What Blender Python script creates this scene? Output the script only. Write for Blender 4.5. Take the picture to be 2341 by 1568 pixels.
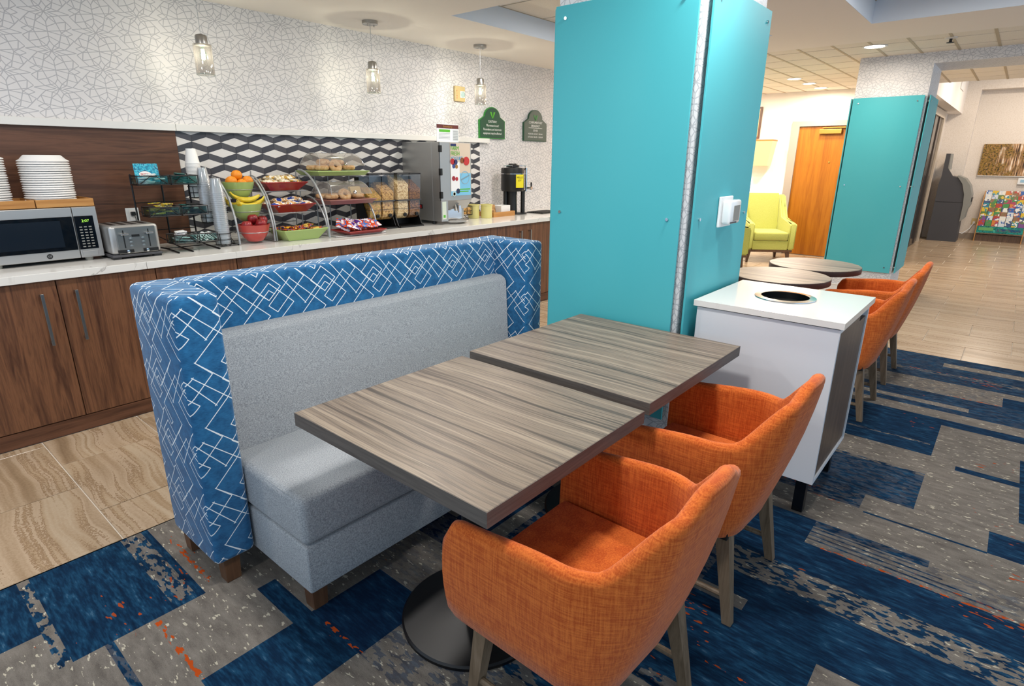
import bpy, bmesh, math, random
from mathutils import Vector, Matrix
random.seed(7)
PI = math.pi
for o in list(bpy.data.objects):
    bpy.data.objects.remove(o, do_unlink=True)
scene = bpy.context.scene
COL = scene.collection

# ------------------------------------------------------------------ camera
H = 1.5
F_PX, PITCH, YAW, ROLL = 1322.41, math.radians(17.5423), math.radians(49.716), math.radians(0.4129)
fw = Vector((math.sin(YAW)*math.cos(PITCH), math.cos(YAW)*math.cos(PITCH), -math.sin(PITCH)))
rt = Vector((math.cos(YAW), -math.sin(YAW), 0)); up = rt.cross(fw)
rt2 = rt*math.cos(ROLL) + up*math.sin(ROLL); up2 = up*math.cos(ROLL) - rt*math.sin(ROLL)
cd = bpy.data.cameras.new('camera'); cam = bpy.data.objects.new('camera', cd); COL.objects.link(cam)
cd.sensor_fit = 'HORIZONTAL'; cd.sensor_width = 36.0; cd.lens = F_PX/2341*36.0
cd.clip_start = 0.05; cd.clip_end = 100
m = Matrix((rt2, up2, -fw)).transposed().to_4x4(); m.translation = (0, 0, H)
cam.matrix_world = m
scene.camera = cam

# ------------------------------------------------------------------ world, lights, exposure
vs = scene.view_settings
vs.view_transform = 'Standard'; vs.look = 'None'; vs.gamma = 1.0; vs.use_curve_mapping = False
vs.exposure = 0.42
w = bpy.data.worlds.new('daylight'); scene.world = w; w.use_nodes = True
bg = w.node_tree.nodes['Background']; bg.inputs[0].default_value = (0.62, 0.80, 1.0, 1); bg.inputs[1].default_value = 0.88

def area(name, loc, size, power, col, rot=(0, 0, 0), sy=None):
    l = bpy.data.lights.new(name, 'AREA'); l.energy = power; l.color = col
    l.shape = 'RECTANGLE' if sy else 'DISK'; l.size = size
    if sy: l.size_y = sy
    o = bpy.data.objects.new(name, l); COL.objects.link(o); o.location = loc; o.rotation_euler = rot
    return o
WARM = (1.0, 0.87, 0.73); NEUT = (1.0, 0.955, 0.91)
for i, (x, y, p) in enumerate(((1.1, 0.95, 20), (2.3, 0.75, 16), (0.6, 2.9, 13), (2.5, 2.9, 12), (-0.8, 1.2, 8), (-0.6, 3.0, 10), (4.3, 3.75, 6))):
    area('ceiling_downlight_lamp', (x, y, 2.53), 0.22, p, NEUT)
for (x, y) in ((4.6, 0.3), (4.6, 2.5)):
    area('coffer_downlight_lamp', (x, y, 2.66), 0.25, 22, NEUT)
for (x, y, p) in ((7.0, 1.36, 12), (8.94, 2.61, 24), (9.59, 2.59, 24), (10.2, 2.58, 16), (8.2, 3.8, 34), (9.6, 3.9, 34)):
    area('lounge_downlight_lamp', (x, y, 2.54), 0.2, p, WARM)
for (x, y, p) in ((12.0, 0.2, 33), (14.0, 0.0, 30), (11, -2.0, 30)):
    area('lobby_downlight_lamp', (x, y, 3.2), 0.5, p, WARM)

# ------------------------------------------------------------------ node helpers
def srgb(r, g=None, b=None):
    if g is None:
        r, g, b = (int(r[i:i+2], 16) for i in (1, 3, 5))
    f = lambda c: (c/255/12.92) if c/255 <= .04045 else ((c/255+.055)/1.055)**2.4
    return (f(r), f(g), f(b), 1.0)

class NT:
    def __init__(s, name):
        s.m = bpy.data.materials.new(name); s.m.use_nodes = True; s.t = s.m.node_tree
        s.b = s.t.nodes['Principled BSDF']; s.out = s.t.nodes['Material Output']
    def set(s, sock, v):
        if isinstance(v, bpy.types.NodeSocket): s.t.links.new(v, sock)
        elif v is not None: sock.default_value = v
    def n(s, typ, ins=(), out=0, **props):
        nd = s.t.nodes.new(typ)
        for k, v in props.items(): setattr(nd, k, v)
        for i, v in (ins.items() if isinstance(ins, dict) else enumerate(ins)): s.set(nd.inputs[i], v)
        return nd.outputs[out]
    def math(s, op, a, b=None, c=None, clamp=False):
        return s.n('ShaderNodeMath', [a, b, c], operation=op, use_clamp=clamp)
    def vec(s, op, a, b=None, out=0, scale=None):
        d = {0: a}
        if b is not None: d[1] = b
        if scale is not None: d['Scale'] = scale
        return s.n('ShaderNodeVectorMath', d, out=out, operation=op)
    def mix(s, f, a, b, blend='MIX'):
        return s.n('ShaderNodeMix', {0: f, 6: a, 7: b}, out=2, data_type='RGBA', blend_type=blend)
    def mixf(s, f, a, b):
        return s.n('ShaderNodeMix', {0: f, 2: a, 3: b}, out=0, data_type='FLOAT')
    def obj(s): return s.n('ShaderNodeTexCoord', out=3)
    def uv(s): return s.n('ShaderNodeTexCoord', out=2)
    def map(s, v, scale=(1, 1, 1), loc=(0, 0, 0), rot=(0, 0, 0)):
        return s.n('ShaderNodeMapping', {0: v, 1: loc, 2: rot, 3: scale})
    def noise(s, v, scale=5, detail=2, rough=.5, dist=0, out=0):
        return s.n('ShaderNodeTexNoise', {'Vector': v, 'Scale': scale, 'Detail': detail, 'Roughness': rough, 'Distortion': dist}, out=out)
    def ramp(s, f, stops, interp='LINEAR'):
        nd = s.t.nodes.new('ShaderNodeValToRGB'); s.set(nd.inputs[0], f); e = nd.color_ramp; e.interpolation = interp
        while len(e.elements) < len(stops): e.elements.new(0.5)
        for el, (p, c) in zip(e.elements, stops): el.position = p; el.color = c if hasattr(c, '__len__') else (c, c, c, 1)
        return nd.outputs[0]
    def rnd(s): return s.n('ShaderNodeObjectInfo', out=5)
    def bump(s, h, strength=.3, dist=.002):
        s.set(s.b.inputs['Normal'], s.n('ShaderNodeBump', {'Strength': strength, 'Distance': dist, 'Height': h}))
    def fin(s, col=None, rough=.5, metal=0, spec=None, coat=None, trans=None, ior=None, alpha=None, emis=None, estr=None, sheen=None):
        for k, v in (('Base Color', col), ('Roughness', rough), ('Metallic', metal), ('Specular IOR Level', spec), ('Coat Weight', coat),
                     ('Transmission Weight', trans), ('IOR', ior), ('Alpha', alpha), ('Emission Color', emis), ('Emission Strength', estr), ('Sheen Weight', sheen)):
            if v is not None: s.set(s.b.inputs[k], v)
        return s.m

SEG = None
def seg_group():
    global SEG
    if SEG: return SEG
    g = bpy.data.node_groups.new('segment_distance', 'ShaderNodeTree')
    for nm in ('P', 'A', 'B'): g.interface.new_socket(nm, in_out='INPUT', socket_type='NodeSocketVector')
    g.interface.new_socket('D', in_out='OUTPUT', socket_type='NodeSocketFloat')
    i = g.nodes.new('NodeGroupInput'); o = g.nodes.new('NodeGroupOutput')
    def v(op, a, b=None, out=0):
        nd = g.nodes.new('ShaderNodeVectorMath'); nd.operation = op
        g.links.new(a, nd.inputs[0])
        if b is not None: g.links.new(b, nd.inputs[1])
        return nd.outputs[out]
    pa = v('SUBTRACT', i.outputs[0], i.outputs[1]); ba = v('SUBTRACT', i.outputs[2], i.outputs[1])
    d1 = v('DOT_PRODUCT', pa, ba, 1); d2 = v('DOT_PRODUCT', ba, ba, 1)
    mm = g.nodes.new('ShaderNodeMath'); mm.operation = 'DIVIDE'; mm.use_clamp = True
    g.links.new(d1, mm.inputs[0]); g.links.new(d2, mm.inputs[1])
    sc = g.nodes.new('ShaderNodeVectorMath'); sc.operation = 'SCALE'; g.links.new(ba, sc.inputs[0]); g.links.new(mm.outputs[0], sc.inputs['Scale'])
    df = v('SUBTRACT', pa, sc.outputs[0]); ln = v('LENGTH', df, out=1)
    g.links.new(ln, o.inputs[0]); SEG = g
    return g
def segs_mask(t, P, segs, width, soft=.3):
    d = None
    for (a, b) in segs:
        nd = t.t.nodes.new('ShaderNodeGroup'); nd.node_tree = seg_group(); t.set(nd.inputs[0], P)
        nd.inputs[1].default_value = (a[0], a[1], 0); nd.inputs[2].default_value = (b[0], b[1], 0)
        d = nd.outputs[0] if d is None else t.math('MINIMUM', d, nd.outputs[0])
    return t.n('ShaderNodeMapRange', {0: d, 1: width*(1-soft), 2: width*(1+soft), 3: 1.0, 4: 0.0})

# ------------------------------------------------------------------ materials
def plain(name, col, rough=.5, metal=0, **k):
    return NT(name).fin(srgb(col) if isinstance(col, str) else col, rough, metal, **k)

def grain_wood(name, cols, axis='z', sc=1.0, rough=.4, fine=.5, spec=.4, rnd=True):
    t = NT(name); p = t.obj()
    if rnd:
        r = t.rnd(); p = t.vec('ADD', p, t.n('ShaderNodeCombineXYZ', [t.math('MULTIPLY', r, 7.3), t.math('MULTIPLY', r, 3.1), t.math('MULTIPLY', r, 5.7)]))
    s = {'x': (.7, 11, 11), 'y': (11, .7, 11), 'z': (11, 11, .7)}[axis]
    p1 = t.map(p, tuple(q*sc for q in s))
    a = t.noise(p1, 1.6, 4, .6, 1.2); b = t.noise(t.map(p1, (4, 4, 4)), 2.2, 3, .6, .3)
    f = t.math('ADD', t.math('MULTIPLY', a, 1-fine*.5), t.math('MULTIPLY', b, fine*.5))
    n = len(cols); c = t.ramp(f, [(.3+.4*i/(n-1), srgb(q)) for i, q in enumerate(cols)])
    t.bump(b, .08, .001)
    return t.fin(c, rough, 0, spec)

def fabric(name, col, col2, sc=420, rough=.9, bump=.5, contrast=1.0, slub=0):
    t = NT(name); p = t.obj()
    a = t.noise(t.map(p, (1, 1, 1)), sc, 2, .7); 
    f = t.n('ShaderNodeMapRange', {0: a, 1: .5-.16/contrast, 2: .5+.16/contrast})
    if slub:
        u = t.noise(t.map(p, (230, 230, 14)), 1, 1, .5); v = t.noise(t.map(p, (16, 16, 260)), 1, 1, .5)
        f = t.math('ADD', t.math('MULTIPLY', f, .35), t.math('MULTIPLY', t.n('ShaderNodeMapRange', {0: t.math('ADD', u, v), 1: .75, 2: 1.25}), .65))
    c = t.mix(f, srgb(col), srgb(col2)); t.bump(f, bump, .0006)
    return t.fin(c, rough, 0, .2, sheen=.15)

def zebra(name):
    t = NT(name); r = t.rnd(); p = t.vec('ADD', t.obj(), t.n('ShaderNodeCombineXYZ', [t.math('MULTIPLY', r, 3.0), t.math('MULTIPLY', r, 2.0), 0.0]))
    w_ = t.noise(t.map(p, (3, 2.2, 1)), 1.0, 1); p = t.vec('ADD', p, t.n('ShaderNodeCombineXYZ', [t.math('MULTIPLY', w_, .045), 0.0, 0.0]))
    a = t.noise(t.map(p, (26, .45, 1)), 1.0, 2, .55); b = t.noise(t.map(p, (95, 1.0, 1)), 1.0, 2, .6); g = t.noise(t.map(p, (420, 9, 1)), 1.0, 2)
    f = t.math('ADD', t.math('ADD', t.math('MULTIPLY', a, .5), t.math('MULTIPLY', b, .38)), t.math('MULTIPLY', g, .12))
    c = t.ramp(f, [(.34, srgb('#3a332d')), (.43, srgb('#5c5148')), (.485, srgb('#857767')), (.52, srgb('#645950')), (.58, srgb('#948675')), (.70, srgb('#61574d'))])
    t.bump(g, .06, .0005)
    return t.fin(c, .4, 0, .38)
def quartz(name):
    t = NT(name); p = t.obj()
    n1 = t.noise(t.map(p, (1, 1.3, 1)), 2.3, 5, .55, .6); d = t.math('ABSOLUTE', t.math('SUBTRACT', n1, .52))
    v = t.n('ShaderNodeMapRange', {0: d, 1: 0, 2: .012, 3: 1, 4: 0})
    k = t.n('ShaderNodeMapRange', {0: t.noise(p, 1.7, 2), 1: .5, 2: .62})
    c = t.mix(t.math('MULTIPLY', t.math('MULTIPLY', v, k), .75), srgb('#e6e4df'), srgb('#97938d'))
    return t.fin(c, .12, 0, .5)

def star_paper(name, base, line, sx=.25, sz=.21, width=.0015, gap=None):
    # printed line rosettes on a half-drop lattice, UV in metres
    t = NT(name); p = t.uv()
    u = t.n('ShaderNodeSeparateXYZ', [p]).node
    t.set(u.inputs[0], p); x, y = u.outputs[0], u.outputs[1]
    fx = t.math('ABSOLUTE', t.math('SUBTRACT', t.math('FRACT', t.math('DIVIDE', x, sx)), .5))
    col = t.math('FLOOR', t.math('DIVIDE', x, sx))
    yy = t.math('ADD', t.math('DIVIDE', y, sz), t.math('MULTIPLY', col, .37))
    fy = t.math('ABSOLUTE', t.math('SUBTRACT', t.math('FRACT', yy), .5))
    P = t.n('ShaderNodeCombineXYZ', [fx, fy, 0.0])
    S = [((0, 0), (.07, .13)), ((.07, .13), (0, .26)), ((0, .26), (0, .5)), ((0, 0), (.16, .10)), ((.16, .10), (.28, .06)), ((.28, .06), (.5, .0)),
         ((.07, .13), (.16, .10)), ((.16, .10), (.20, .26)), ((.20, .26), (.0, .38)), ((.20, .26), (.40, .20)), ((.40, .20), (.5, .33)), ((.40, .20), (.28, .06)),
         ((.20, .26), (.27, .5)), ((.40, .20), (.36, .42)), ((.36, .42), (.5, .5)), ((.36, .42), (.0, .5)), ((.27, .5), (.5, .33)), ((.08, .0), (.28, .06)), ((.07, .13), (.20, .26))]
    msk = segs_mask(t, P, S, width/sx*1.6, .5)
    nz = t.noise(p, 260, 1)
    c = t.mix(msk, t.mix(t.math('MULTIPLY', nz, .12), srgb(base), (1, 1, 1, 1)), srgb(line))
    t.bump(nz, .05, .0004)
    return t.fin(c, t.mixf(msk, .55, .35), 0, .35)

def booth_print(name):
    # printed white lines: overlapping lozenges and long zigzags, repeat .247 x .23 m, UV in metres
    t = NT(name); p = t.uv(); PX, PY = .247, .2305
    u = t.n('ShaderNodeSeparateXYZ', [p]).node
    P = t.n('ShaderNodeCombineXYZ', [t.math('FLOORED_MODULO', t.math('ADD', u.outputs[0], .67), PX), t.math('FLOORED_MODULO', t.math('SUBTRACT', u.outputs[1], 1.05), PY), 0.0])
    raw = [(65, 290, 385, 515), (385, 515, 302, 635), (302, 635, 337, 657), (337, 657, 400, 548), (400, 548, 440, 575), (560, 412, 440, 575), (520, 225, 370, 440), (370, 440, 440, 487), (440, 487, 630, 213), (630, 213, 530, 135),
           (205, 490, 360, 270), (360, 270, 560, 412), (365, 147, 660, 425), (80, 195, 370, 400), (370, 400, 450, 290), (325, 205, 450, 290), (325, 205, 245, 318), (245, 318, 345, 385), (410, 350, 365, 325), (365, 325, 150, 628)]
    q = lambda x, y: ((x-65-.15*((y-290)+.143*(x-65)))/445*PX, -((y-290)+.143*(x-65))/1912)
    segs = []
    for (x0, y0, x1, y1) in raw:
        a, b = q(x0, y0), q(x1, y1)
        for dx in range(-3, 4):
            for dy in range(-3, 4):
                A = (a[0]+dx*PX, a[1]+dy*PY); B = (b[0]+dx*PX, b[1]+dy*PY); e = .004
                if max(A[0], B[0]) > -e and min(A[0], B[0]) < PX+e and max(A[1], B[1]) > -e and min(A[1], B[1]) < PY+e: segs.append((A, B))
    msk = segs_mask(t, P, segs, .0015, .25)
    n1 = t.noise(t.map(p, (9, 9, 9)), 3, 3, .6); n2 = t.noise(t.map(p, (60, 500, 1)), 1, 2)
    f = t.n('ShaderNodeMapRange', {0: t.math('ADD', t.math('MULTIPLY', n1, .6), t.math('MULTIPLY', n2, .4)), 1: .35, 2: .68})
    c = t.mix(msk, t.mix(f, srgb('#0c4c79'), srgb('#2873a5')), srgb('#e9eff2'))
    t.bump(n2, .2, .0005)
    return t.fin(c, .75, 0, .25, sheen=.2)

def tile_stone(name):
    t = NT(name); r = t.rnd()
    p = t.vec('ADD', t.obj(), t.n('ShaderNodeCombineXYZ', [t.math('MULTIPLY', r, 9.0), t.math('MULTIPLY', r, 5.0), 0.0]))
    wv = t.noise(t.map(p, (1.6, 1.6, 1)), 1.0, 2, .5); px = t.vec('ADD', p, t.n('ShaderNodeCombineXYZ', [t.math('MULTIPLY', wv, .16), 0.0, 0.0]))
    a = t.noise(t.map(px, (7, .3, 1)), 1.0, 2, .5, .1); b = t.noise(t.map(px, (24, .5, 1)), 1.0, 3, .55, .15); g = t.noise(p, 90, 3, .7)
    f = t.math('ADD', t.math('ADD', t.math('MULTIPLY', a, .62), t.math('MULTIPLY', b, .26)), t.math('MULTIPLY', g, .12))
    c = t.ramp(f, [(.30, srgb('#7a634b')), (.40, srgb('#9a8368')), (.46, srgb('#b09a80')), (.487, srgb('#b8a38a')), (.498, srgb('#866c50')), (.515, srgb('#aa9377')), (.58, srgb('#b9a68d')), (.62, srgb('#9c8467')), (.70, srgb('#b19b80'))])
    return t.fin(c, .22, 0, .5)

def carpet(name):
    t = NT(name); p = t.obj()
    at = t.n('ShaderNodeAttribute', attribute_name='weave', attribute_type='GEOMETRY')
    sep = t.n('ShaderNodeSeparateColor', [at]).node
    blue, speck, dark = sep.outputs[0], sep.outputs[1], sep.outputs[2]
    st = t.noise(t.map(p, (34, 9, 1)), 1.0, 3, .65); st2 = t.noise(t.map(p, (120, 18, 1)), 1.0, 2, .6); fine = t.noise(p, 420, 2, .7)
    # speckled patches break up the blue
    br = t.n('ShaderNodeMapRange', {0: t.noise(t.map(p, (44, 17, 1), (3, 1, 0)), 1.0, 2, .6), 1: .47, 2: .50})
    bl = t.math('SUBTRACT', blue, t.math('MULTIPLY', speck, br), clamp=True)
    cb = t.ramp(t.math('ADD', t.math('MULTIPLY', st, .6), t.math('MULTIPLY', st2, .4)), [(.30, srgb('#081a30')), (.47, srgb('#0e2d49')), (.60, srgb('#1b4665')), (.74, srgb('#587a92'))])
    cb = t.mix(t.math('MULTIPLY', dark, .8), cb, srgb('#0a1d3e'))
    cg = t.ramp(t.math('ADD', t.math('MULTIPLY', st, .5), t.math('MULTIPLY', fine, .5)), [(.3, srgb('#554f4a')), (.5, srgb('#78726b')), (.72, srgb('#938d84'))])
    fl = t.n('ShaderNodeMapRange', {0: t.noise(t.map(p, (70, 24, 1), (8, 3, 0)), 1.0, 2, .6), 1: .63, 2: .66})
    cg = t.mix(t.math('MULTIPLY', fl, .8), cg, srgb('#d0c9b4'))
    orr = t.n('ShaderNodeMapRange', {0: t.math('MULTIPLY', t.noise(t.map(p, (62, 21, 1), (2, 9, 0)), 1.0, 1), t.noise(t.map(p, (4, 2.2, 1), (5, 5, 0)), 1.0, 1)), 1: .45, 2: .465})
    c = t.mix(bl, cg, cb)
    c = t.mix(t.math('MULTIPLY', orr, .9), c, srgb('#a8481a'))
    oa = t.n('ShaderNodeAttribute', attribute_name='orange_yarn', attribute_type='GEOMETRY', out=2)
    ob = t.n('ShaderNodeMapRange', {0: t.noise(t.map(p, (70, 30, 1)), 1.0, 2), 1: .53, 2: .56})
    c = t.mix(t.math('MULTIPLY', oa, ob), c, srgb('#b94d1a'))
    c = t.mix(t.math('MULTIPLY', t.math('SUBTRACT', fine, .5), .5), c, (0, 0, 0, 1), 'MIX')
    t.bump(t.math('ADD', fine, t.math('MULTIPLY', t.noise(p, 900, 1), .5)), .7, .003)
    return t.fin(c, .95, 0, .1)

def clear(name, tint='#ffffff', gloss=.03, opac=0.0, opcol=None, rough=.05):
    # thin clear plastic or glass: mostly see-through with a reflection
    t = NT(name)
    tr = t.n('ShaderNodeBsdfTransparent', [srgb(tint)]); gl = t.n('ShaderNodeBsdfGlossy', {'Color': (1, 1, 1, 1), 'Roughness': rough})
    lw = t.n('ShaderNodeLayerWeight', [.35], out=1)
    f = t.math('ADD', t.math('MULTIPLY', lw, .22), gloss, clamp=True)
    sh = t.n('ShaderNodeMixShader', {0: f, 1: tr, 2: gl})
    if opac:
        df = t.n('ShaderNodeBsdfDiffuse', [srgb(opcol)]); sh = t.n('ShaderNodeMixShader', {0: opac, 1: sh, 2: df})
    t.t.links.new(sh, t.out.inputs[0]); return t.m

def glow(name, col, s): 
    return NT(name).fin((0, 0, 0, 1), .5, emis=srgb(col), estr=s)

def speckle(name, cols, sc, rough=.7, metal=0, stretch=(1, 1, 1), interp='CONSTANT'):
    t = NT(name); r = t.rnd(); p = t.vec('ADD', t.map(t.obj(), stretch), t.n('ShaderNodeCombineXYZ', [t.math('MULTIPLY', r, 11.0), t.math('MULTIPLY', r, 7.0), r]))
    n = len(cols); c = t.ramp(t.noise(p, sc, 2, .6), [(.34+.34*i/n, srgb(q)) for i, q in enumerate(cols)], interp)
    return t.fin(c, rough, metal)

def acoustic(name, col):
    t = NT(name); n = t.noise(t.obj(), 160, 3, .7); c = t.mix(t.n('ShaderNodeMapRange', {0: n, 1: .35, 2: .45}), srgb('#cfc8bc'), srgb(col)); t.bump(n, .3, .001)
    return t.fin(c, .9, 0, .2)

def teal_glass(name):
    t = NT(name); n = t.noise(t.map(t.obj(), (1, 1, .5)), 1.6, 2)
    c = t.mix(n, srgb('#40aeb9'), srgb('#58bac2'))
    return t.fin(c, .5, 0, .35)

MAT = dict(
    paper=star_paper('wallpaper_star_print', '#e2dedd', '#b5b3b6'),
    paper_pillar=star_paper('wallpaper_pillar_print', '#e2e2e3', '#bcbec2', .2, .17, .0014),
    paint=plain('ceiling_paint', '#ece6de', .85), paint_white=plain('wall_paint_white', '#efe6dc', .8), paint_cream=speckle('wall_textured_cream', ['#d9cdc0', '#dfd5c9', '#e4dacf'], 60, .85, interp='LINEAR'),
    paint_shade=plain('niche_paint', '#cfc1b3', .85), trim=plain('white_trim', '#e8e6e1', .45),
    acoustic=acoustic('acoustic_tile', '#e6dfd3'), gridbar=plain('grid_bar', '#b3a68f', .6),
    walnut_v=grain_wood('walnut_vertical', ['#40261a', '#5e3d2a', '#7a5238', '#523323'], 'z', 1.3),
    walnut_h=grain_wood('walnut_horizontal', ['#3c261b', '#573827', '#6b4733', '#4a2f21'], 'x', 1.0),
    walnut_dark=grain_wood('dark_walnut', ['#493629', '#614b3b', '#735b48'], 'z', 2.0),
    tabletop=zebra('zebra_laminate'),
    tableedge=grain_wood('zebra_laminate_edge', ['#4c4642', '#5f5954', '#6d665f'], 'y', 3.0, .5),
    tableedge_x=grain_wood('zebra_laminate_edge_x', ['#4c4642', '#5f5954', '#6d665f'], 'x', 3.0, .5),
    quartz=quartz('quartz'), tile=tile_stone('stone_tile'), grout=plain('grout', '#efe7da', .8), carpet=carpet('patchwork_carpet'),
    teal=teal_glass('teal_glass'), teal_edge=plain('teal_glass_edge', '#7fd0cc', .3, coat=.3), steel=plain('brushed_steel', '#b4b3b1', .36, .75), chrome=plain('chrome', '#d6d6d6', .12, 1),
    nickel=plain('satin_nickel', '#a8a6a2', .3, 1), graymetal=plain('grey_powder_metal', '#a9acae', .4, .6),
    black=plain('black_plastic', '#131313', .4), blackmetal=plain('black_metal', '#0b0b0e', .35, .1), blackglass=plain('black_glass', '#06070a', .06), darkgrey=plain('dark_grey_plastic', '#46464a', .5), midgrey=plain('mid_grey_plastic', '#8a8a84', .45),
    print=booth_print('diamond_print_velvet'), greyfab=fabric('grey_tweed', '#6c7176', '#bdc1c4', 250, contrast=.6), orange=fabric('orange_slub', '#ab4512', '#dd7631', 300, contrast=.7, slub=1),
    lime=fabric('lime_weave', '#a5a850', '#bfc06c', 260), legbrown=grain_wood('brown_stained_leg', ['#4a3222', '#5e412d', '#6e4f38'], 'z', 2.0), oak=grain_wood('grey_oak_leg', ['#5f4e3b', '#7a6650', '#8d7862'], 'z', 2.2, .5),
    white=plain('white_plastic', '#eceeee', .4), foam=plain('white_foam', '#f1efec', .6), whitelam=plain('white_laminate', '#e4e6ea', .3), bamboo=grain_wood('bamboo', ['#a8713a', '#bd8649', '#cb9758'], 'x', 2.0),
    clear=clear('clear_plastic'), cupclear=clear('clear_cup_plastic', '#f2f4f6', .14, .30, '#dfe3e6'), glass=clear('thin_glass', '#dfeeec', .05), domeclear=clear('dome_acrylic', '#f0eeec', .07, .16, '#cfc8c2', .12), smoke=clear('smoked_glass', '#d2cdc8', .16, .08, '#8a8683'),
    tileW=speckle('white_tile', ['#dcd6d0', '#e4dfda', '#eae6e1'], 3, .3, interp='LINEAR'), tileD1=plain('dark_tile', '#4f4d52', .35), tileD2=plain('darker_tile', '#403f46', .35), tilegrout=plain('tile_grout', '#6a6870', .7),
    green_bowl=plain('sage_melamine', '#a3ba6e', .3, coat=.3), red_bowl=plain('coral_red_melamine', '#b9433c', .3, coat=.3), red_tray=plain('dark_red_melamine', '#9c2a26', .3, coat=.3), mauve=plain('mauve_melamine', '#8e5a55', .35, coat=.2),
    bagel=speckle('bagel_crust', ['#b98552', '#cf9f6c', '#dfba8c'], 30, .7, interp='LINEAR'), orangefruit=plain('orange_peel', '#e88a10', .45), banana=speckle('banana_peel', ['#c9a820', '#e0c22c', '#e8ce42'], 18, .5, interp='LINEAR'), bananatip=plain('banana_tip', '#8a7030', .7),
    apple=speckle('apple_skin', ['#5f0f14', '#7d151b', '#96262a'], 22, .25, interp='LINEAR'), stem=plain('fruit_stem', '#4a3820', .8),
    canister=plain('pale_yellow_plastic', '#d8cf86', .4), cream=plain('cream_plastic', '#d2ba82', .4), greensign=plain('green_sign', '#14492f', .45), greensign2=plain('green_sign_edge', '#2f8a34', .45), greygreen=plain('grey_green_sign', '#4c5a4e', .45), leafgreen=plain('leaf_green', '#57b32c', .5), letter=plain('white_lettering', '#f0f0ec', .5),
    doorwood=grain_wood('honey_birch_door', ['#7c460e', '#945712', '#a56618', '#885010'], 'z', .55, .35), frame=plain('door_frame_paint', '#9a8f84', .5), brass=plain('brass', '#b58c46', .35, .9),
    bulb=glow('bulb_filament', '#ffe2b8', 90), lampshade=glow('lit_lamp_shade', '#ffe49a', 1.0), downlight=glow('downlight_diffuser', '#fff4e0', 14), led=glow('led_green', '#a8f050', 1.3),
    yellowlabel=plain('yellow_label', '#e8d81c', .5), bin_dark=plain('bin_liner_black', '#08080a', .3), rubber=plain('rubber', '#2a2a2c', .7), redsw=plain('red_switch', '#c81e1e', .4),
)
# ------------------------------------------------------------------ mesh helpers
def nb(): return bmesh.new()
def box(bm, x0, x1, y0, y1, z0, z1, bev=0, seg=2):
    r = bmesh.ops.create_cube(bm, size=1)
    vs_ = r['verts']
    for v in vs_: v.co = Vector(((x0+x1)/2+v.co.x*(x1-x0), (y0+y1)/2+v.co.y*(y1-y0), (z0+z1)/2+v.co.z*(z1-z0)))
    if bev:
        es = list({e for v in vs_ for e in v.link_edges})
        bmesh.ops.bevel(bm, geom=es, offset=bev, segments=seg, profile=.5, affect='EDGES')
    return bm
def tube(bm, pts, r, seg=8, closed=False, cap=True):
    pts = [Vector(p) for p in pts]; n = len(pts); rings = []
    rr = r if hasattr(r, '__len__') else [r]*n
    prev = None
    for i, p in enumerate(pts):
        if closed: d = pts[(i+1) % n]-pts[i-1]
        else: d = pts[min(i+1, n-1)]-pts[max(i-1, 0)]
        d.normalize()
        a = prev if prev is not None else (Vector((0, 0, 1)) if abs(d.z) < .9 else Vector((1, 0, 0)))
        u = d.cross(a)
        if u.length < 1e-5: u = d.orthogonal()
        u.normalize(); v = u.cross(d).normalized(); prev = v
        rings.append([bm.verts.new(p+(u*math.cos(2*PI*k/seg)+v*math.sin(2*PI*k/seg))*rr[i]) for k in range(seg)])
    for i in range(n if closed else n-1):
        A, B = rings[i], rings[(i+1) % n]
        for k in range(seg): bm.faces.new((A[k], A[(k+1) % seg], B[(k+1) % seg], B[k]))
    if cap and not closed:
        bm.faces.new(rings[0][::-1]); bm.faces.new(rings[-1])
    return bm
def lathe(bm, prof, seg=24, c=(0, 0, 0), capb=True, capt=True, sx=1, sy=1):
    rings = []
    for (r, z) in prof:
        rings.append([bm.verts.new((c[0]+r*sx*math.cos(2*PI*k/seg), c[1]+r*sy*math.sin(2*PI*k/seg), c[2]+z)) for k in range(seg)])
    for A, B in zip(rings, rings[1:]):
        for k in range(seg): bm.faces.new((A[k], A[(k+1) % seg], B[(k+1) % seg], B[k]))
    if capb: bm.faces.new(rings[0][::-1])
    if capt: bm.faces.new(rings[-1])
    return bm
def prism(bm, poly, axis, a, b):
    # poly in the plane across axis: x -> (y,z), y -> (x,z), z -> (x,y)
    def P(q, t): return {'x': (t, q[0], q[1]), 'y': (q[0], t, q[1]), 'z': (q[0], q[1], t)}[axis]
    A = [bm.verts.new(P(q, a)) for q in poly]; B = [bm.verts.new(P(q, b)) for q in poly]
    bm.faces.new(A); bm.faces.new(B[::-1]); n = len(poly)
    for i in range(n): bm.faces.new((A[i], B[i], B[(i+1) % n], A[(i+1) % n]))
    return bm
def frustum(bm, c0, w0, d0, c1, w1, d1):
    A = [bm.verts.new((c0[0]+sx*w0/2, c0[1]+sy*d0/2, c0[2])) for sx, sy in ((-1, -1), (1, -1), (1, 1), (-1, 1))]
    B = [bm.verts.new((c1[0]+sx*w1/2, c1[1]+sy*d1/2, c1[2])) for sx, sy in ((-1, -1), (1, -1), (1, 1), (-1, 1))]
    bm.faces.new(A[::-1]); bm.faces.new(B)
    for i in range(4): bm.faces.new((A[i], A[(i+1) % 4], B[(i+1) % 4], B[i]))
    return bm
def sphere(bm, c, r, seg=16, sc=(1, 1, 1)):
    q = bmesh.ops.create_uvsphere(bm, u_segments=seg, v_segments=max(6, seg//2), radius=1)
    for v in q['verts']: v.co = Vector((c[0]+v.co.x*r*sc[0], c[1]+v.co.y*r*sc[1], c[2]+v.co.z*r*sc[2]))
    return bm
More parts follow.
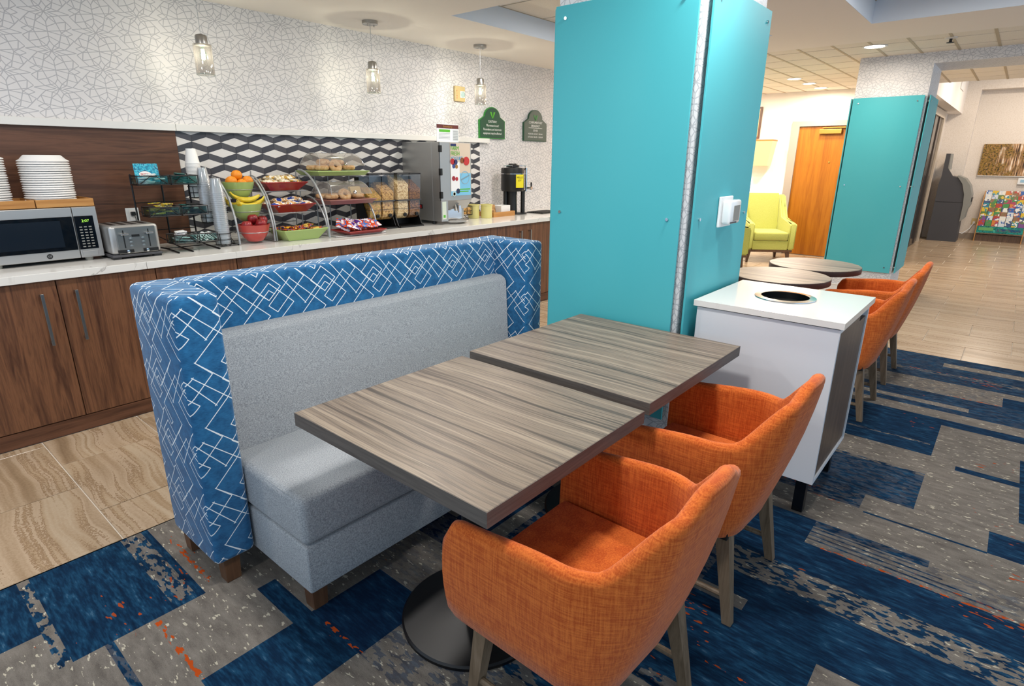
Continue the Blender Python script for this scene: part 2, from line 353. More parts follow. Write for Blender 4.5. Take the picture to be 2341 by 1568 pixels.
def rods(bm, paths, r, seg=6):
    for p in paths: tube(bm, p, r, seg)
    return bm
def mk(bm, name='mesh', smooth=False, ang=35):
    bmesh.ops.recalc_face_normals(bm, faces=bm.faces[:])
    me = bpy.data.meshes.new(name); bm.to_mesh(me); bm.free()
    if smooth:
        for p in me.polygons: p.use_smooth = True
        try: me.set_sharp_from_angle(angle=math.radians(ang))
        except Exception: pass
    return me
def obj(name, bm, mat, parent=None, smooth=False, loc=None, rot=None, uv=False, ang=35):
    me = bm if isinstance(bm, bpy.types.Mesh) else mk(bm, name, smooth, ang)
    if uv and not me.uv_layers: boxuv(me)
    if not me.materials: me.materials.append(MAT[mat] if isinstance(mat, str) else mat)
    o = bpy.data.objects.new(name, me); COL.objects.link(o)
    if parent: o.parent = parent
    if loc: o.location = loc
    if rot: o.rotation_euler = rot
    return o
def boxuv(me, off=(0, 0, 0)):
    l = me.uv_layers.new(name='uv')
    for p in me.polygons:
        n = p.normal; ax = max(range(3), key=lambda i: abs(n[i]))
        for li in p.loop_indices:
            c = me.vertices[me.loops[li].vertex_index].co
            l.data[li].uv = (c.y, c.z) if ax == 0 else (c.x, c.z) if ax == 1 else (c.x, c.y)
def tag(o, label=None, cat=None, group=None, kind=None):
    if label: o['label'] = label
    if cat: o['category'] = cat
    if group: o['group'] = group
    if kind: o['kind'] = kind
    return o
def thing(name, loc, label, cat, group=None, rz=0):
    o = bpy.data.objects.new(name, None); COL.objects.link(o); o.location = loc; o.rotation_euler = (0, 0, rz); o.empty_display_size = .05
    return tag(o, label, cat, group)
def nth(k, n, what='the top'):
    if k == n-1: return 'topmost'
    if k == 0: return 'bottommost'
    r = n-k
    return '%d%s from %s' % (r, 'th' if 10 < r % 100 < 14 else {1: 'st', 2: 'nd', 3: 'rd'}.get(r % 10, 'th'), what)
def struct(o): o['kind'] = 'structure'; return o
def copy_tree(o, parent=None):
    c = o.copy(); COL.objects.link(c); c.parent = parent
    for ch in list(o.children): copy_tree(ch, c)
    return c
def txt(s, size, parent, loc, mat='letter', name='lettering', rot=(PI/2, 0, 0), align='CENTER', sx=1.0):
    cu = bpy.data.curves.new('t', 'FONT'); cu.body = s; cu.size = size; cu.align_x = align; cu.extrude = .0003; cu.resolution_u = 2
    t = bpy.data.objects.new('t', cu); COL.objects.link(t)
    me = bpy.data.meshes.new_from_object(t); bpy.data.objects.remove(t, do_unlink=True); bpy.data.curves.remove(cu)
    for v in me.vertices: v.co.x *= sx
    me.materials.clear()
    return obj(name, me, mat, parent, loc=loc, rot=rot)

# ================================================================== SETTING
W = 4.58; ZC = 2.54; ZT = 2.58; CT = .918          # back wall plane, soffit, tile ceiling, counter top
# ---- floor: slab with grout colour, stone tiles as pieces, carpet
fl = struct(obj('floor', box(nb(), -2.5, 16.5, -3.5, W+.02, -.12, -.006), 'grout'))
TX, TY = .465, .61
tile_me = {}
def tile_mesh(w, d):
    k = (round(w, 3), round(d, 3))
    if k not in tile_me: tile_me[k] = mk(box(nb(), -w/2, w/2, -d/2, d/2, -.012, 0, .0015, 1), 'floor_tile'); tile_me[k].materials.append(MAT['tile'])
    return tile_me[k]
near_cells, far_cells = [], []
for i in range(-6, 35):
    xa, xb = .515+TX*i, .515+TX*(i+1); off = 3.14 if i % 2 else 3.445
    for j in range(-12, 4):
        ya, yb = off+TY*j, off+TY*(j+1)
        x0, x1, y0, y1 = xa, xb, ya, yb
        if x1 <= -2.5 or x0 >= 16.4 or y1 <= -3.4 or y0 >= 3.822: continue
        y1 = min(y1, 3.825)
        if xa < 5.645:                                     # carpet covers X<5.645, Y<2.52
            if yb > 2.525: y0 = max(y0, 2.525)
            elif xb > 5.645: x0 = 5.645
            else: continue
        if x1-x0 < .02 or y1-y0 < .02: continue
        cx, cy = (x0+x1)/2, (y0+y1)/2
        vis = (cx > -.2 and cy > 2.3 and cx < 5.4) or (cx > 5.3 and cy < 1.3 and cy > -1.3-.12*(cx-5)) or (cx > 7.5 and cy > 1.3 and cx < 10.8)
        (near_cells if vis else far_cells).append((x0, x1, y0, y1))
near_cells.sort(key=lambda c: math.hypot((c[0]+c[1])/2, (c[2]+c[3])/2)); far_cells += near_cells[300:]; near_cells = near_cells[:300]
for (x0, x1, y0, y1) in near_cells:
    obj('floor_tile', tile_mesh(x1-x0-.0055, y1-y0-.0055), 'tile', fl, loc=((x0+x1)/2, (y0+y1)/2, 0))
b = nb()
for (x0, x1, y0, y1) in far_cells: box(b, x0+.002, x1-.002, y0+.002, y1-.002, -.012, 0)
tag(obj('floor_tiles_beyond', b, 'tile', fl), kind='stuff')

# ---- carpet: an irregular grid of quads carrying the woven patch layout
R = []  # (x0,x1,y0,y1, blue, speck, dark)
def P(*a): R.append(a)
P(-3, 6, -4, 3, 0, 0, 0)
P(-3, .17, 2.16, 2.6, 1, 0, 0); P(.165, .2, 1.95, 2.6, 1, 1.2, 0); P(.2, .60, 1.95, 2.6, 1, 0, 0); P(.50, .575, 1.98, 2.6, 1, .9, 0); P(.285, .31, 1.2, 1.95, 1, .3, 0)
P(.43, .80, 1.31, 1.58, 1, 0, 0); P(.73, .80, 1.58, 1.83, 1, 0, 0); P(.80, 1.09, 1.30, 1.58, 1, 0, .5)
P(1.09, 1.35, 1.3, 2.5, .25, 1, 0); P(1.35, 1.52, 1.5, 1.75, 1, .3, .7); P(1.52, 2.0, 1.42, 1.6, 1, 0, .2); P(.8, 1.3, .9, 1.3, .55, 1.0, 0)
P(.2, .8, .6, 1.1, 1, 0, 0); P(1.5, 2.6, .6, 1.35, 1, .5, .3); P(1.28, 1.5, .6, 1.3, .4, .9, 0); P(1.62, 1.75, .6, 1.3, .2, 1, 0)
P(.8, 1.3, -4, .9, 0, 0, 0); P(.2, .5, 0, .6, 1, .5, 0); P(1.05, 1.2, -1, 1.0, 1, .8, 0)
P(1.3, 2.34, -4, .62, 1, 0, 0); P(1.98, 2.14, -4, .6, 1, 1.15, 0); P(1.71, 1.98, -4, .6, 1, 0, .15); P(2.14, 2.34, -4, .6, 1, 0, .2)
P(1.55, 1.71, -4, .19, 0, 0, 0); P(1.785, 1.85, .45, .75, 0, 0, 0); P(1.30, 1.36, .2, .6, 1, .7, 0)
P(2.34, 2.52, -4, .39, .35, .9, 0)
for k in range(5): P(2.375+.03*k, 2.385+.03*k, -.25+.09*k, .39, 1, .25, 0)
P(2.34, 2.55, .39, .62, 1, 0, .2); P(2.485, 2.535, -.02, .39, 1, .25, 0); P(2.535, 2.77, -4, .62, 0, 0, 0); P(2.742, 2.756, -.19, .25, 1, 0, 0)
P(2.77, 2.92, .27, 1.0, 1, .35, 0); P(2.92, 3.32, .08, 1.0, 1, .18, 0); P(2.77, 2.92, -4, .27, 0, 0, 0); P(2.92, 3.32, -4, .08, 0, 0, 0)
P(2.75, 2.94, -4, -.19, 1, 0, .2); P(3.3, 3.33, .08, 1.0, 1, .8, 0); P(3.475, 3.53, -.3, -.03, 1, 0, .2); P(3.1, 3.83, -4, -.285, 1, 0, .1)
P(3.58, 4.19, .08, 1.3, 1, 0, .15); P(3.73, 3.75, .1, 1.3, 1, .9, 0); P(4.085, 4.19, -4, .08, 1, 0, .3); P(4.19, 4.33, -4, 1.3, 0, .0, 0)
P(4.33, 4.67, -4, 1.3, 1, .1, .1); P(4.415, 4.485, -.03, 1.3, .15, 1, 0); P(4.67, 4.97, -.19, 1.3, .3, .9, 0); P(4.87, 4.97, -4, -.19, .1, .5, 0); P(4.67, 4.87, -4, -.19, 1, 0, .3)
P(4.97, 6, -4, 1.3, 1, .1, .1); P(5.37, 5.475, -4, .185, 0, 0, 0); P(5.13, 5.2, -4, 1.3, 1, .55, 0)
HOLE = (2.43, 3.142, 1.063, 1.822)
P(*HOLE, 0, 0, 0)
P(3.15, 5.7, 1.3, 3, 1, .3, 0)
for k in range(11): P(3.3+.2*k, 3.4+.2*k, 1.4, 2.6, 0, 0, 0)
ORG = [(2.337, 2.352, -4, .33), (1.49, 1.5, -.5, .46), (.798, .812, 1.30, 1.51), (.425, .445, 1.58, 1.95), (4.672, 4.69, -.19, .1), (5.19, 5.2, -.1, .4), (.63, .65, 2.0, 2.4), (2.755, 2.77, .3, .5)]
CX0, CX1, CY0, CY1 = -2.4, 5.645, -3.3, 2.525
xs = sorted({min(max(v, CX0), CX1) for r in R+[(o[0], o[1], 0, 0) for o in ORG] for v in r[:2]} | {CX0, CX1})
ys = sorted({min(max(v, CY0), CY1) for r in R for v in r[2:4]} | {min(max(v, CY0), CY1) for o in ORG for v in o[2:4]} | {CY0, CY1})
b = nb(); verts = {}
def V(i, j):
    if (i, j) not in verts: verts[(i, j)] = b.verts.new((xs[i], ys[j], .002))
    return verts[(i, j)]
weave, orange = [], []
for i in range(len(xs)-1):
    for j in range(len(ys)-1):
        cx, cy = (xs[i]+xs[i+1])/2, (ys[j]+ys[j+1])/2
        if HOLE[0] < cx < HOLE[1] and HOLE[2] < cy < HOLE[3]: continue
        last = [r for r in R if r[0] <= cx <= r[1] and r[2] <= cy <= r[3]][-1]
        b.faces.new((V(i, j), V(i+1, j), V(i+1, j+1), V(i, j+1)))
        weave.append(last[4:7]); orange.append(1.0 if any(o[0] <= cx <= o[1] and o[2] <= cy <= o[3] for o in ORG) else 0.0)
b.faces.ensure_lookup_table()
me = bpy.data.meshes.new('carpet'); b.to_mesh(me); b.free()
at = me.attributes.new('weave', 'FLOAT_COLOR', 'FACE')
for k, c in enumerate(weave): at.data[k].color = (c[0], c[1], c[2], 1)
at = me.attributes.new('orange_yarn', 'FLOAT', 'FACE')
for k, c in enumerate(orange): at.data[k].value = c
rug = thing('carpet', (0, 0, 0), 'navy and grey patchwork carpet with orange flecks under the tables', 'carpet')
obj('pile', me, 'carpet', rug)
obj('edge_binding', box(nb(), CX0, CX1, CY1-.006, CY1, 0, .002), plain('carpet_binding', '#2b3542', .9), rug)
obj('edge_binding', box(nb(), CX1-.006, CX1, CY0, CY1, 0, .002), plain('carpet_binding_x', '#3a475a', .9), rug)

# ---- walls
wb = struct(obj('wall_back', box(nb(), -2.5, 10.8, W, W+.12, 0, 3.0), 'paper', uv=True))
wl = struct(obj('wall_lounge', box(nb(), 10.7, 10.82, 1.42, W, 0, 3.0), 'paint_white'))
struct(obj('wall_entrance', box(nb(), 10.82, 15.6, 1.42, 1.54, 0, 3.6), 'paint_cream'))
wf = struct(obj('wall_lobby', box(nb(), 15.2, 15.75, .96, 1.42, 0, 3.6), 'paint_cream'))
obj('niche_header', box(nb(), 15.2, 15.75, -3.5, .96, 2.87, 3.6), 'paint_cream', wf)
obj('niche_back', box(nb(), 15.45, 15.75, -3.5, .96, 0, 2.87), 'paint_cream', wf)
struct(obj('bulkhead', box(nb(), 8.42, 15.2, 1.19, 1.42, 2.44, 3.6), 'paint_white'))
struct(obj('baseboard_lobby', box(nb(), 15.435, 15.45, -3.5, .96, 0, .12), plain('vinyl_base', '#9c8f80', .6)))
struct(obj('baseboard_lounge', box(nb(), 10.685, 10.7, 1.42, W, 0, .1), 'trim'))
# ---- ceilings
def slab(bm, holes, x0, x1, y0, y1, z0, z1):
    xs_ = sorted({x0, x1} | {h[0] for h in holes} | {h[1] for h in holes}); ys_ = sorted({y0, y1} | {h[2] for h in holes} | {h[3] for h in holes})
    for a, c in zip(xs_, xs_[1:]):
        for d, e in zip(ys_, ys_[1:]):
            mx, my = (a+c)/2, (d+e)/2
            if any(h[0] < mx < h[1] and h[2] < my < h[3] for h in holes): continue
            box(bm, a, c, d, e, z0, z1)
    return bm
COF = [(3.445, 5.70, 1.9, 3.55), (3.2, 5.70, -1.6, 1.155)]
ce = struct(obj('ceiling', slab(nb(), COF, -2.5, 6.5, -3.5, W, ZC, 2.74), 'paint'))
obj('ceiling_upper', box(nb(), 6.5, 10.8, -3.5, W, 2.66, 2.78), 'paint', ce)
obj('ceiling_lid', box(nb(), 3.0, 6.0, -1.8, 3.8, 2.74, 2.80), 'paint', ce)
obj('ceiling_high', box(nb(), 7.9, 16, -3.5, 1.6, 3.4, 3.5), 'paint', ce)
fas = plain('coffer_fascia_paint', '#d3dbe4', .8)
for (x0, x1, y0, y1) in COF:
    b = nb(); box(b, x0-.0, x0+.004, y0, y1, ZC, 2.71); box(b, x1-.004, x1, y0, y1, ZC, 2.71); box(b, x0, x1, y0, y0+.004, ZC, 2.71); box(b, x0, x1, y1-.004, y1, ZC, 2.71)
    obj('coffer_fascia', b, fas, ce)
def tile_field(x0, x1, y0, y1, z, dx, dy, skip=()):
    nx, ny = int(round((x1-x0)/dx)), int(round((y1-y0)/dy))
    me_ = mk(box(nb(), -dx/2+.009, dx/2-.009, -dy/2+.006, dy/2-.006, 0, .012), 'ceiling_tile'); me_.materials.append(MAT['acoustic'])
    for i in range(nx):
        for j in range(ny): obj('ceiling_tile', me_, 'acoustic', ce, loc=(x0+dx*(i+.5), y0+dy*(j+.5), z))
    g = nb()
    for i in range(nx+1): box(g, x0+dx*i-.006, x0+dx*i+.006, y0, y0+dy*ny, z+.004, z+.02)
    for j in range(ny+1): box(g, x0, x0+dx*nx, y0+dy*j-.012, y0+dy*j+.012, z-.003, z+.018)
    obj('ceiling_grid', g, 'gridbar', ce)
tile_field(6.5, 10.7, -.2, 4.5, ZT, .467, .313)
tile_field(COF[0][0], COF[0][1], COF[0][2], COF[0][3], 2.70, .564, .55)
tile_field(COF[1][0], COF[1][1], COF[1][2], COF[1][3], 2.70, .625, .551)
# header beam from the far pillar
struct(obj('beam_header', box(nb(), 7.74, 8.42, -3.5, .93, 2.475, 2.9), 'paper_pillar', uv=True))

# ---- downlights and ceiling bits
def downlight(x, y, z, r, label):
    t = thing('recessed_downlight', (x, y, z), label, 'ceiling light', 'recessed downlights in the lounge ceiling')
    obj('trim_ring', lathe(nb(), [(r*.80, -.006), (r, -.008), (r, .003), (r*.80, .003), (r*.80, -.006)], 28, capb=False, capt=False), 'trim', t, True)
    obj('diffuser', lathe(nb(), [(.001, -.004), (r*.8, -.004), (r*.8, .0), (.001, .0)], 28), 'downlight', t)
downlight(7.03, 1.36, ZT, .11, 'large round recessed downlight nearest the far teal pillar')
downlight(9.0, 2.64, ZT, .10, 'round recessed downlight over the lounge, nearest of the row of three')
downlight(9.65, 2.62, ZT, .10, 'round recessed downlight over the lounge, middle of the row of three')
downlight(10.3, 2.62, ZT, .10, 'round recessed downlight over the lounge, farthest of the row of three')
t = thing('ceiling_sprinkler', (6.97, .75, ZT), 'small round metal sprinkler plate on the tiled ceiling above the header beam', 'sprinkler')
obj('plate', lathe(nb(), [(.05, 0), (.05, -.008), (.02, -.012), (.001, -.012)], 20), 'trim', t, True); obj('head', lathe(nb(), [(.012, -.01), (.012, -.035), (.03, -.04), (.03, -.044), (.001, -.044)], 14), 'blackmetal', t)

# ---- wall shelf ledge, panels behind the counter
shelf = thing('wall_ledge', (0, W-.001, 1.677), 'long white ledge running along the wallpapered wall above the counter', 'ledge')
obj('ledge_board', box(nb(), -2.4, 1.735, -.05, 0, 0, .045, .002), 'trim', shelf); obj('ledge_board', box(nb(), 1.738, 4.943, -.05, 0, 0, .045, .002), 'trim', shelf)
pan = thing('wood_backsplash', (0, W-.001, CT), 'dark walnut panel on the wall behind the microwave and toaster', 'wall panel')
obj('panel', box(nb(), -2.4, 1.738, -.017, 0, 0, 1.677-CT), 'walnut_h', pan)
# rhombus tile backsplash: white lozenges with dark slanted sides below each
bs = thing('tile_backsplash', (1.74, W-.001, CT), 'black and white cube-pattern tile backsplash behind the food stands', 'backsplash')
BW, BH = 3.086, 1.677-CT
obj('backing', box(nb(), 0, BW, -.006, 0, 0, BH), 'tilegrout', bs)
CW, RH, SL = .206, .0765, .033       # lozenge width, row pitch, half lozenge height
def clip(poly, x0, x1, z0, z1):
    for ax, lim, s in ((0, x0, 1), (0, x1, -1), (1, z0, 1), (1, z1, -1)):
        out = []
        for i in range(len(poly)):
            p, q = poly[i], poly[(i+1) % len(poly)]; a, c = (p[ax]-lim)*s, (q[ax]-lim)*s
            if a >= 0: out.append(p)
            if (a >= 0) != (c >= 0): k = a/(a-c); out.append((p[0]+(q[0]-p[0])*k, p[1]+(q[1]-p[1])*k))
        poly = out
        if len(poly) < 3: return None
    return poly
cache = {}
g_ = .0008
def piece(name, poly, mat, thick):
    q = clip(poly, .001, BW-.001, .001, BH-.001)
    if not q: return
    cx, cz = sum(p[0] for p in q)/len(q), sum(p[1] for p in q)/len(q)
    if max(p[0] for p in q)-min(p[0] for p in q) < .006 or max(p[1] for p in q)-min(p[1] for p in q) < .006: return
    q = [(cx+(p[0]-cx)*.985, cz+(p[1]-cz)*.975) for p in q]
    key = (mat, len(q)) + tuple(round(v, 3) for p in q for v in (p[0]-cx, p[1]-cz))
    if key not in cache:
        cache[key] = mk(prism(nb(), [(p[0]-cx, p[1]-cz) for p in q], 'y', -thick, 0), name); cache[key].materials.append(MAT[mat])
    obj(name, cache[key], mat, bs, loc=(cx, -.005, cz))
for r in range(-1, 11):
    zt = BH+.01-RH*r
    for c in range(-1, 17):
        x = CW*(c+.5*(r % 2)); l, rr, mid = x, x+CW, x+CW/2
        piece('white_tile', [(l, zt), (mid, zt-SL), (rr, zt), (mid, zt+SL)], 'tileW', .005)
        dz = RH-SL
        piece('dark_tile', [(l, zt), (mid, zt-SL), (mid, zt-SL-dz), (l, zt-dz)], 'tileD1', .004)
        piece('dark_tile', [(mid, zt-SL), (rr, zt), (rr, zt-dz), (mid, zt-SL-dz)], 'tileD2', .004)

# ================================================================== COUNTER
ct = thing('counter_worktop', (0, 3.81, .876), 'long white marble-veined quartz worktop carrying the breakfast food', 'worktop')
obj('slab', box(nb(), -2.3, 1.18, 0, W-3.81, 0, CT-.876, .002), 'quartz', ct); obj('slab', box(nb(), 1.182, 6.2, 0, W-3.81, 0, CT-.876, .002), 'quartz', ct)
edges = [-1.70, -1.21, -.72, -.235, .252, .74, 1.227, 1.714, 2.2, 2.69, 3.19, 3.69, 4.19, 4.70, 5.2, 5.7, 6.19]
def handle(par, x, vert=True):
    b = nb(); box(b, x-.007, x+.007, -.036, -.026, .53, .812, .001); box(b, x-.006, x+.006, -.028, 0, .535, .549); box(b, x-.006, x+.006, -.028, 0, .793, .807)
    return obj('handle', b, 'nickel', par)
for k in range(0, len(edges)-2, 2):
    x0, xm, x1 = edges[k], edges[k+1], edges[k+2]
    near = {4: 'leftmost walnut base cabinet in view, two bar handles, under the microwave', 6: 'walnut base cabinet behind the left part of the booth, under the cup rack', 8: 'walnut base cabinet behind the booth, under the bagel domes', 10: 'walnut base cabinet behind the booth, under the yogurt machine', 12: 'walnut base cabinet beside the near teal pillar with two bar handles', 14: 'walnut base cabinet at the right end, hidden by the near teal pillar'}.get(k, 'walnut base cabinet left of the view, %s one' % ('farther' if k == 0 else 'nearer'))
    cb = thing('base_cabinet', ((x0+x1)/2, 3.83, 0), near, 'cabinet', 'walnut base cabinets under the counter'); c = (x0+x1)/2
    obj('carcass', box(nb(), x0-c+.001, x1-c-.001, .02, W-3.83-.005, .09, .876), 'walnut_v', cb)
    obj('toe_kick', box(nb(), x0-c, x1-c, .0, .06, .001, .085), 'walnut_h', cb)
    for (a, e, s) in ((x0, xm, 1), (xm, x1, -1)):
        d = obj('door', box(nb(), a-c+.0025, e-c-.0025, 0, .02, .09, .872, .001), 'walnut_v', cb)
        handle(d, (xm-c)-.075 if s > 0 else (xm-c)+.077)

# ================================================================== PILLARS
def pillar(name, x0, x1, y0, y1, label, top, idx):
    st = struct(obj(name, box(nb(), x0, x1, y0, y1, 0, top), 'paper_pillar', uv=True))
    b = nb(); box(b, x0-.012, x1+.012, y0-.012, y1+.012, 0, .1); box(b, x0-.02, x1+.02, y0-.02, y1+.02, 0, .03); box(b, x0-.016, x1+.016, y0-.016, y1+.016, .1, .115, .004)
    obj('base_molding', b, 'trim', st)
    z0, z1 = .305, 2.175
    for k, (nm, pl) in enumerate((('front', ((x0-.03, x0-.02), (y0+.018, y1-.0), 'x')), ('side', ((x0+.004, x1+.0), (y0-.03, y0-.02), 'y')), ('back side', ((x0+.004, x1), (y1+.02, y1+.03), 'y')))):
        (a0, a1), (b0, b1), ax = pl
        where = {'front': 'facing the tables', 'side': 'on the side with the trash cabinet' if idx == 1 else 'on the lobby side', 'back side': 'on the side away from the tables'}[nm]
        t = thing('teal_panel', ((a0+a1)/2, (b0+b1)/2, z0), 'tall teal frosted panel bolted to the %s pillar, %s' % (label, where), 'wall panel', 'teal panels on the %s pillar' % label)
        hx, hy = (a1-a0)/2, (b1-b0)/2
        obj('sheet', box(nb(), -hx, hx, -hy, hy, 0, z1-z0, .0015, 1), 'teal', t)
        L = hy if ax == 'x' else hx; sd = -1 if nm == 'back side' else 1
        for s in (-1, 1):
            for zz in (.06, .95, z1-z0-.055):
                bb = nb(); q = s*(L-.058)
                for (rad, d0, d1) in ((.007, (-hx-.007 if ax == 'x' else -hy-.007)*sd, .0), (.011, .004, .0235)):
                    d1 = d1*sd if rad > .01 else d1; d0 = d0*sd if rad > .01 else d0
                    p = ((d0, q, zz), (d1, q, zz)) if ax == 'x' else ((q, d0, zz), (q, d1, zz))
                    tube(bb, p, rad, 12)
                obj('standoff_bolt', bb, 'chrome', t, True)
    return st
pillar('pillar_near', 2.452, 3.12, 1.085, 1.80, 'near', ZC+.1, 1)
pillar('pillar_far', 7.74, 8.42, .93, 1.61, 'far', 2.7, 2)
t = thing('thermostat_guard', (2.79, 1.053, 1.275), 'white thermostat box with clear cover on the near teal pillar', 'thermostat')
obj('back_plate', box(nb(), -.075, .075, -.012, 0, -.07, .07, .004), 'white', t); obj('cover', box(nb(), -.06, .075, -.055, -.012, -.055, .055, .012, 3), plain('frosted_cover', '#e9edee', .2, coat=.5), t, True)
obj('dial_window', box(nb(), -.02, .05, -.057, -.054, -.04, .03), 'midgrey', t)
for k in range(4): obj('vent_slot', box(nb(), -.05+.02*k, -.038+.02*k, -.0575, -.055, -.05, -.044), 'darkgrey', t)

# ================================================================== BOOTH
bt = thing('booth_bench', (1.58, 1.92, 0), 'high-backed booth bench in blue diamond-print velvet with grey seat', 'booth bench'); bx, by = 1.58, 1.92
def bb_(x0, x1, y0, y1, z0, z1, bev=.02, seg=3): return box(nb(), x0-bx, x1-bx, y0-by, y1-by, z0, z1, bev, seg)
obj('arm', bb_(.64, .787, 1.92, 2.30, .10, 1.085, .022), 'print', bt, True, uv=True, ang=60)
obj('arm', bb_(2.38, 2.522, 1.92, 2.30, .10, 1.085, .022), 'print', bt, True, uv=True, ang=60)
obj('back', bb_(.775, 2.392, 2.15, 2.30, .10, 1.083, .018), 'print', bt, True, uv=True, ang=60)
b = nb(); prism(b, [(2.03-by, .40), (2.055-by, .87), (2.075-by, .893), (2.11-by, .90), (2.16-by, .895), (2.16-by, .40)], 'x', .79-bx, 2.377-bx)
bmesh.ops.bevel(b, geom=b.edges[:], offset=.008, segments=2, affect='EDGES'); obj('backrest_cushion', b, 'greyfab', bt, True, ang=50)
obj('seat_cushion', bb_(.789, 2.377, 1.55, 2.10, .275, .452, .028, 4), 'greyfab', bt, True, ang=50)
obj('seat_base', bb_(.793, 2.373, 1.554, 2.12, .09, .273, .008, 2), 'greyfab', bt, True, ang=50)
pip = obj('seat_piping', tube(nb(), [(.80-bx, 2.0-by, .442), (.796-bx, 1.6-by, .442), (.815-bx, 1.565-by, .442), (2.35-bx, 1.557-by, .442), (2.37-bx, 1.6-by, .442), (2.37-bx, 2.0-by, .442)], .0022, 6), 'greyfab', bt, True)
for (x, y) in ((.70, 1.965), (.69, 2.25), (2.46, 1.965), (2.46, 2.25), (.835, 1.60), (2.33, 1.60)):
    obj('leg', frustum(nb(), (x-bx, y-by, .004), .052, .052, (x-bx, y-by, .12), .06, .06), 'legbrown', bt)

# ================================================================== TABLES
def slab_top(par, x0, x1, y0, y1, z0, z1):
    tp = obj('tabletop', box(nb(), x0, x1, y0, y1, z0+.003, z1, .001, 1), 'tabletop', par)
    e = .0012
    obj('edge_band', box(nb(), x0-e, x0, y0, y1, z0, z1-.001), 'tableedge', tp); obj('edge_band', box(nb(), x1, x1+e, y0, y1, z0, z1-.001), 'tableedge', tp)
    obj('edge_band', box(nb(), x0-e, x1+e, y0-e, y0, z0, z1-.001), 'tableedge_x', tp); obj('edge_band', box(nb(), x0-e, x1+e, y1, y1+e, z0, z1-.001), 'tableedge_x', tp)
def pedestal(par, h, r=.245):
    obj('base_disc', lathe(nb(), [(r, .004), (r, .014), (r-.006, .02), (.06, .03), (.04, .034)], 64), 'blackmetal', par, True, ang=30)
    obj('column', lathe(nb(), [(.036, .03), (.036, h-.02)], 28), 'blackmetal', par, True)
    b = nb(); box(b, -.22, .22, -.03, .03, h-.02, h-.002); box(b, -.03, .03, -.22, .22, h-.02, h-.002); obj('spider_plate', b, 'blackmetal', par)
t = thing('square_table', (1.163, 1.15, 0), 'square grey wood-grain dining table nearest the camera by the booth', 'table', 'square tables in front of the booth')
slab_top(t, .807-1.163, 1.527-1.163, .753-1.15, 1.553-1.15, .717, .76); pedestal(t, .72)
t = thing('square_table', (1.99, 1.165, 0), 'square grey wood-grain dining table against the near teal pillar', 'table', 'square tables in front of the booth')
slab_top(t, 1.592-1.99, 2.392-1.99, .768-1.165, 1.572-1.165, .717, .76); pedestal(t, .72)
for (x, y, lab) in ((4.205, 1.147, 'round dark-edged pedestal table behind the trash cabinet'), (4.838, 1.083, 'round dark-edged pedestal table in front of the far teal pillar')):
    t = thing('round_table', (x, y, 0), lab, 'table', 'round pedestal tables')
    tp = obj('tabletop', lathe(nb(), [(.315, .722), (.316, .757), (.314, .76)], 64), 'tabletop', t, True, ang=30)
    obj('edge_band', lathe(nb(), [(.3165, .720), (.3175, .722), (.3175, .756), (.316, .758)], 64, capb=False, capt=False), plain('table_edge_dark', '#352b28', .5), tp, True)
    pedestal(t, .72, .22)

# ================================================================== ORANGE CHAIRS
def sstep(a, b, x): x = min(1, max(0, (x-a)/(b-a))); return x*x*(3-2*x)
def chair_shell():
    path = []
    for k in range(15): path.append((-.285, .25-.35*k/14, 0.0))
    for k in range(1, 13):
        a = PI/2*k/12; path.append((-.135-.15*math.cos(a), -.10-.15*math.sin(a), a/(PI/2)))
    for k in range(1, 7): path.append((-.135+.135*k/6, -.25-.008*k/6, 1+.0*k))
    full = path + [(-x, y, w_) for (x, y, w_) in path[-2::-1]]
    n = len(full); bm = nb(); rings = []; th = .042; arcx = 0
    for i, (x, y, cw) in enumerate(full):
        p, q = full[max(i-1, 0)], full[min(i+1, n-1)]; d = Vector((q[0]-p[0], q[1]-p[1], 0)).normalized(); nrm = Vector((d.y, -d.x, 0))
        if nrm.dot(Vector((x, y-.05, 0))) < 0: nrm = -nrm
        wgt = sstep(.25, 1.0, cw); fr = .25-y if cw == 0 else 1
        zr = .635+.03*sstep(0, .35, min(fr, .35))
        if cw > 0: zr = .665+.145*sstep(.38, .95, cw)
        if cw >= 1: zr = .81+.045*sstep(.14, .05, abs(x)) if abs(x) > .05 else .855
        zb = .325
        u = max(0, 1-fr/.055)
        zr -= .05*(1-math.sqrt(max(0, 1-u*u))); zb += .02*(1-math.sqrt(max(0, 1-u*u)))
        lean = lambda z: -(z-.325)/.53*.095*wgt + .03*wgt*(1-(z-.325)/.53)
        def pt(off, z):
            tap = 1-.05*(1-min(1, (z-.325)/.33))
            bl = .012*math.sin(PI*min(1, max(0, (z-zb)/(zr-zb)))) if off > -.01 else 0
            return bm.verts.new(((x*tap)+nrm.x*(off+bl), y*(.97+.03*tap)+nrm.y*(off+bl)+lean(z), z))
        ring = []
        ring.append(pt(-.012, zb-.004))
        for k in range(6): ring.append(pt(0, zb+.008+(zr-.022-zb-.008)*k/5))
        for k in range(1, 6): a = PI*k/6; ring.append(pt(-th/2+th/2*math.cos(a), zr-.022+.022*math.sin(a)))
        for k in range(6): ring.append(pt(-th, zr-.022+(.40-zr+.022)*k/5))
        ring.append(pt(-th, zb))
        rings.append(ring)
    m_ = len(rings[0])
    for A, B in zip(rings, rings[1:]):
        for k in range(m_): bm.faces.new((A[k], A[(k+1) % m_], B[(k+1) % m_], B[k]))
    bm.faces.new(rings[0]); bm.faces.new(rings[-1][::-1])
    bmesh.ops.bevel(bm, geom=list(bm.faces[-1].edges)+list(bm.faces[-2].edges) if False else [], offset=.01, segments=2, affect='EDGES')
    return bm
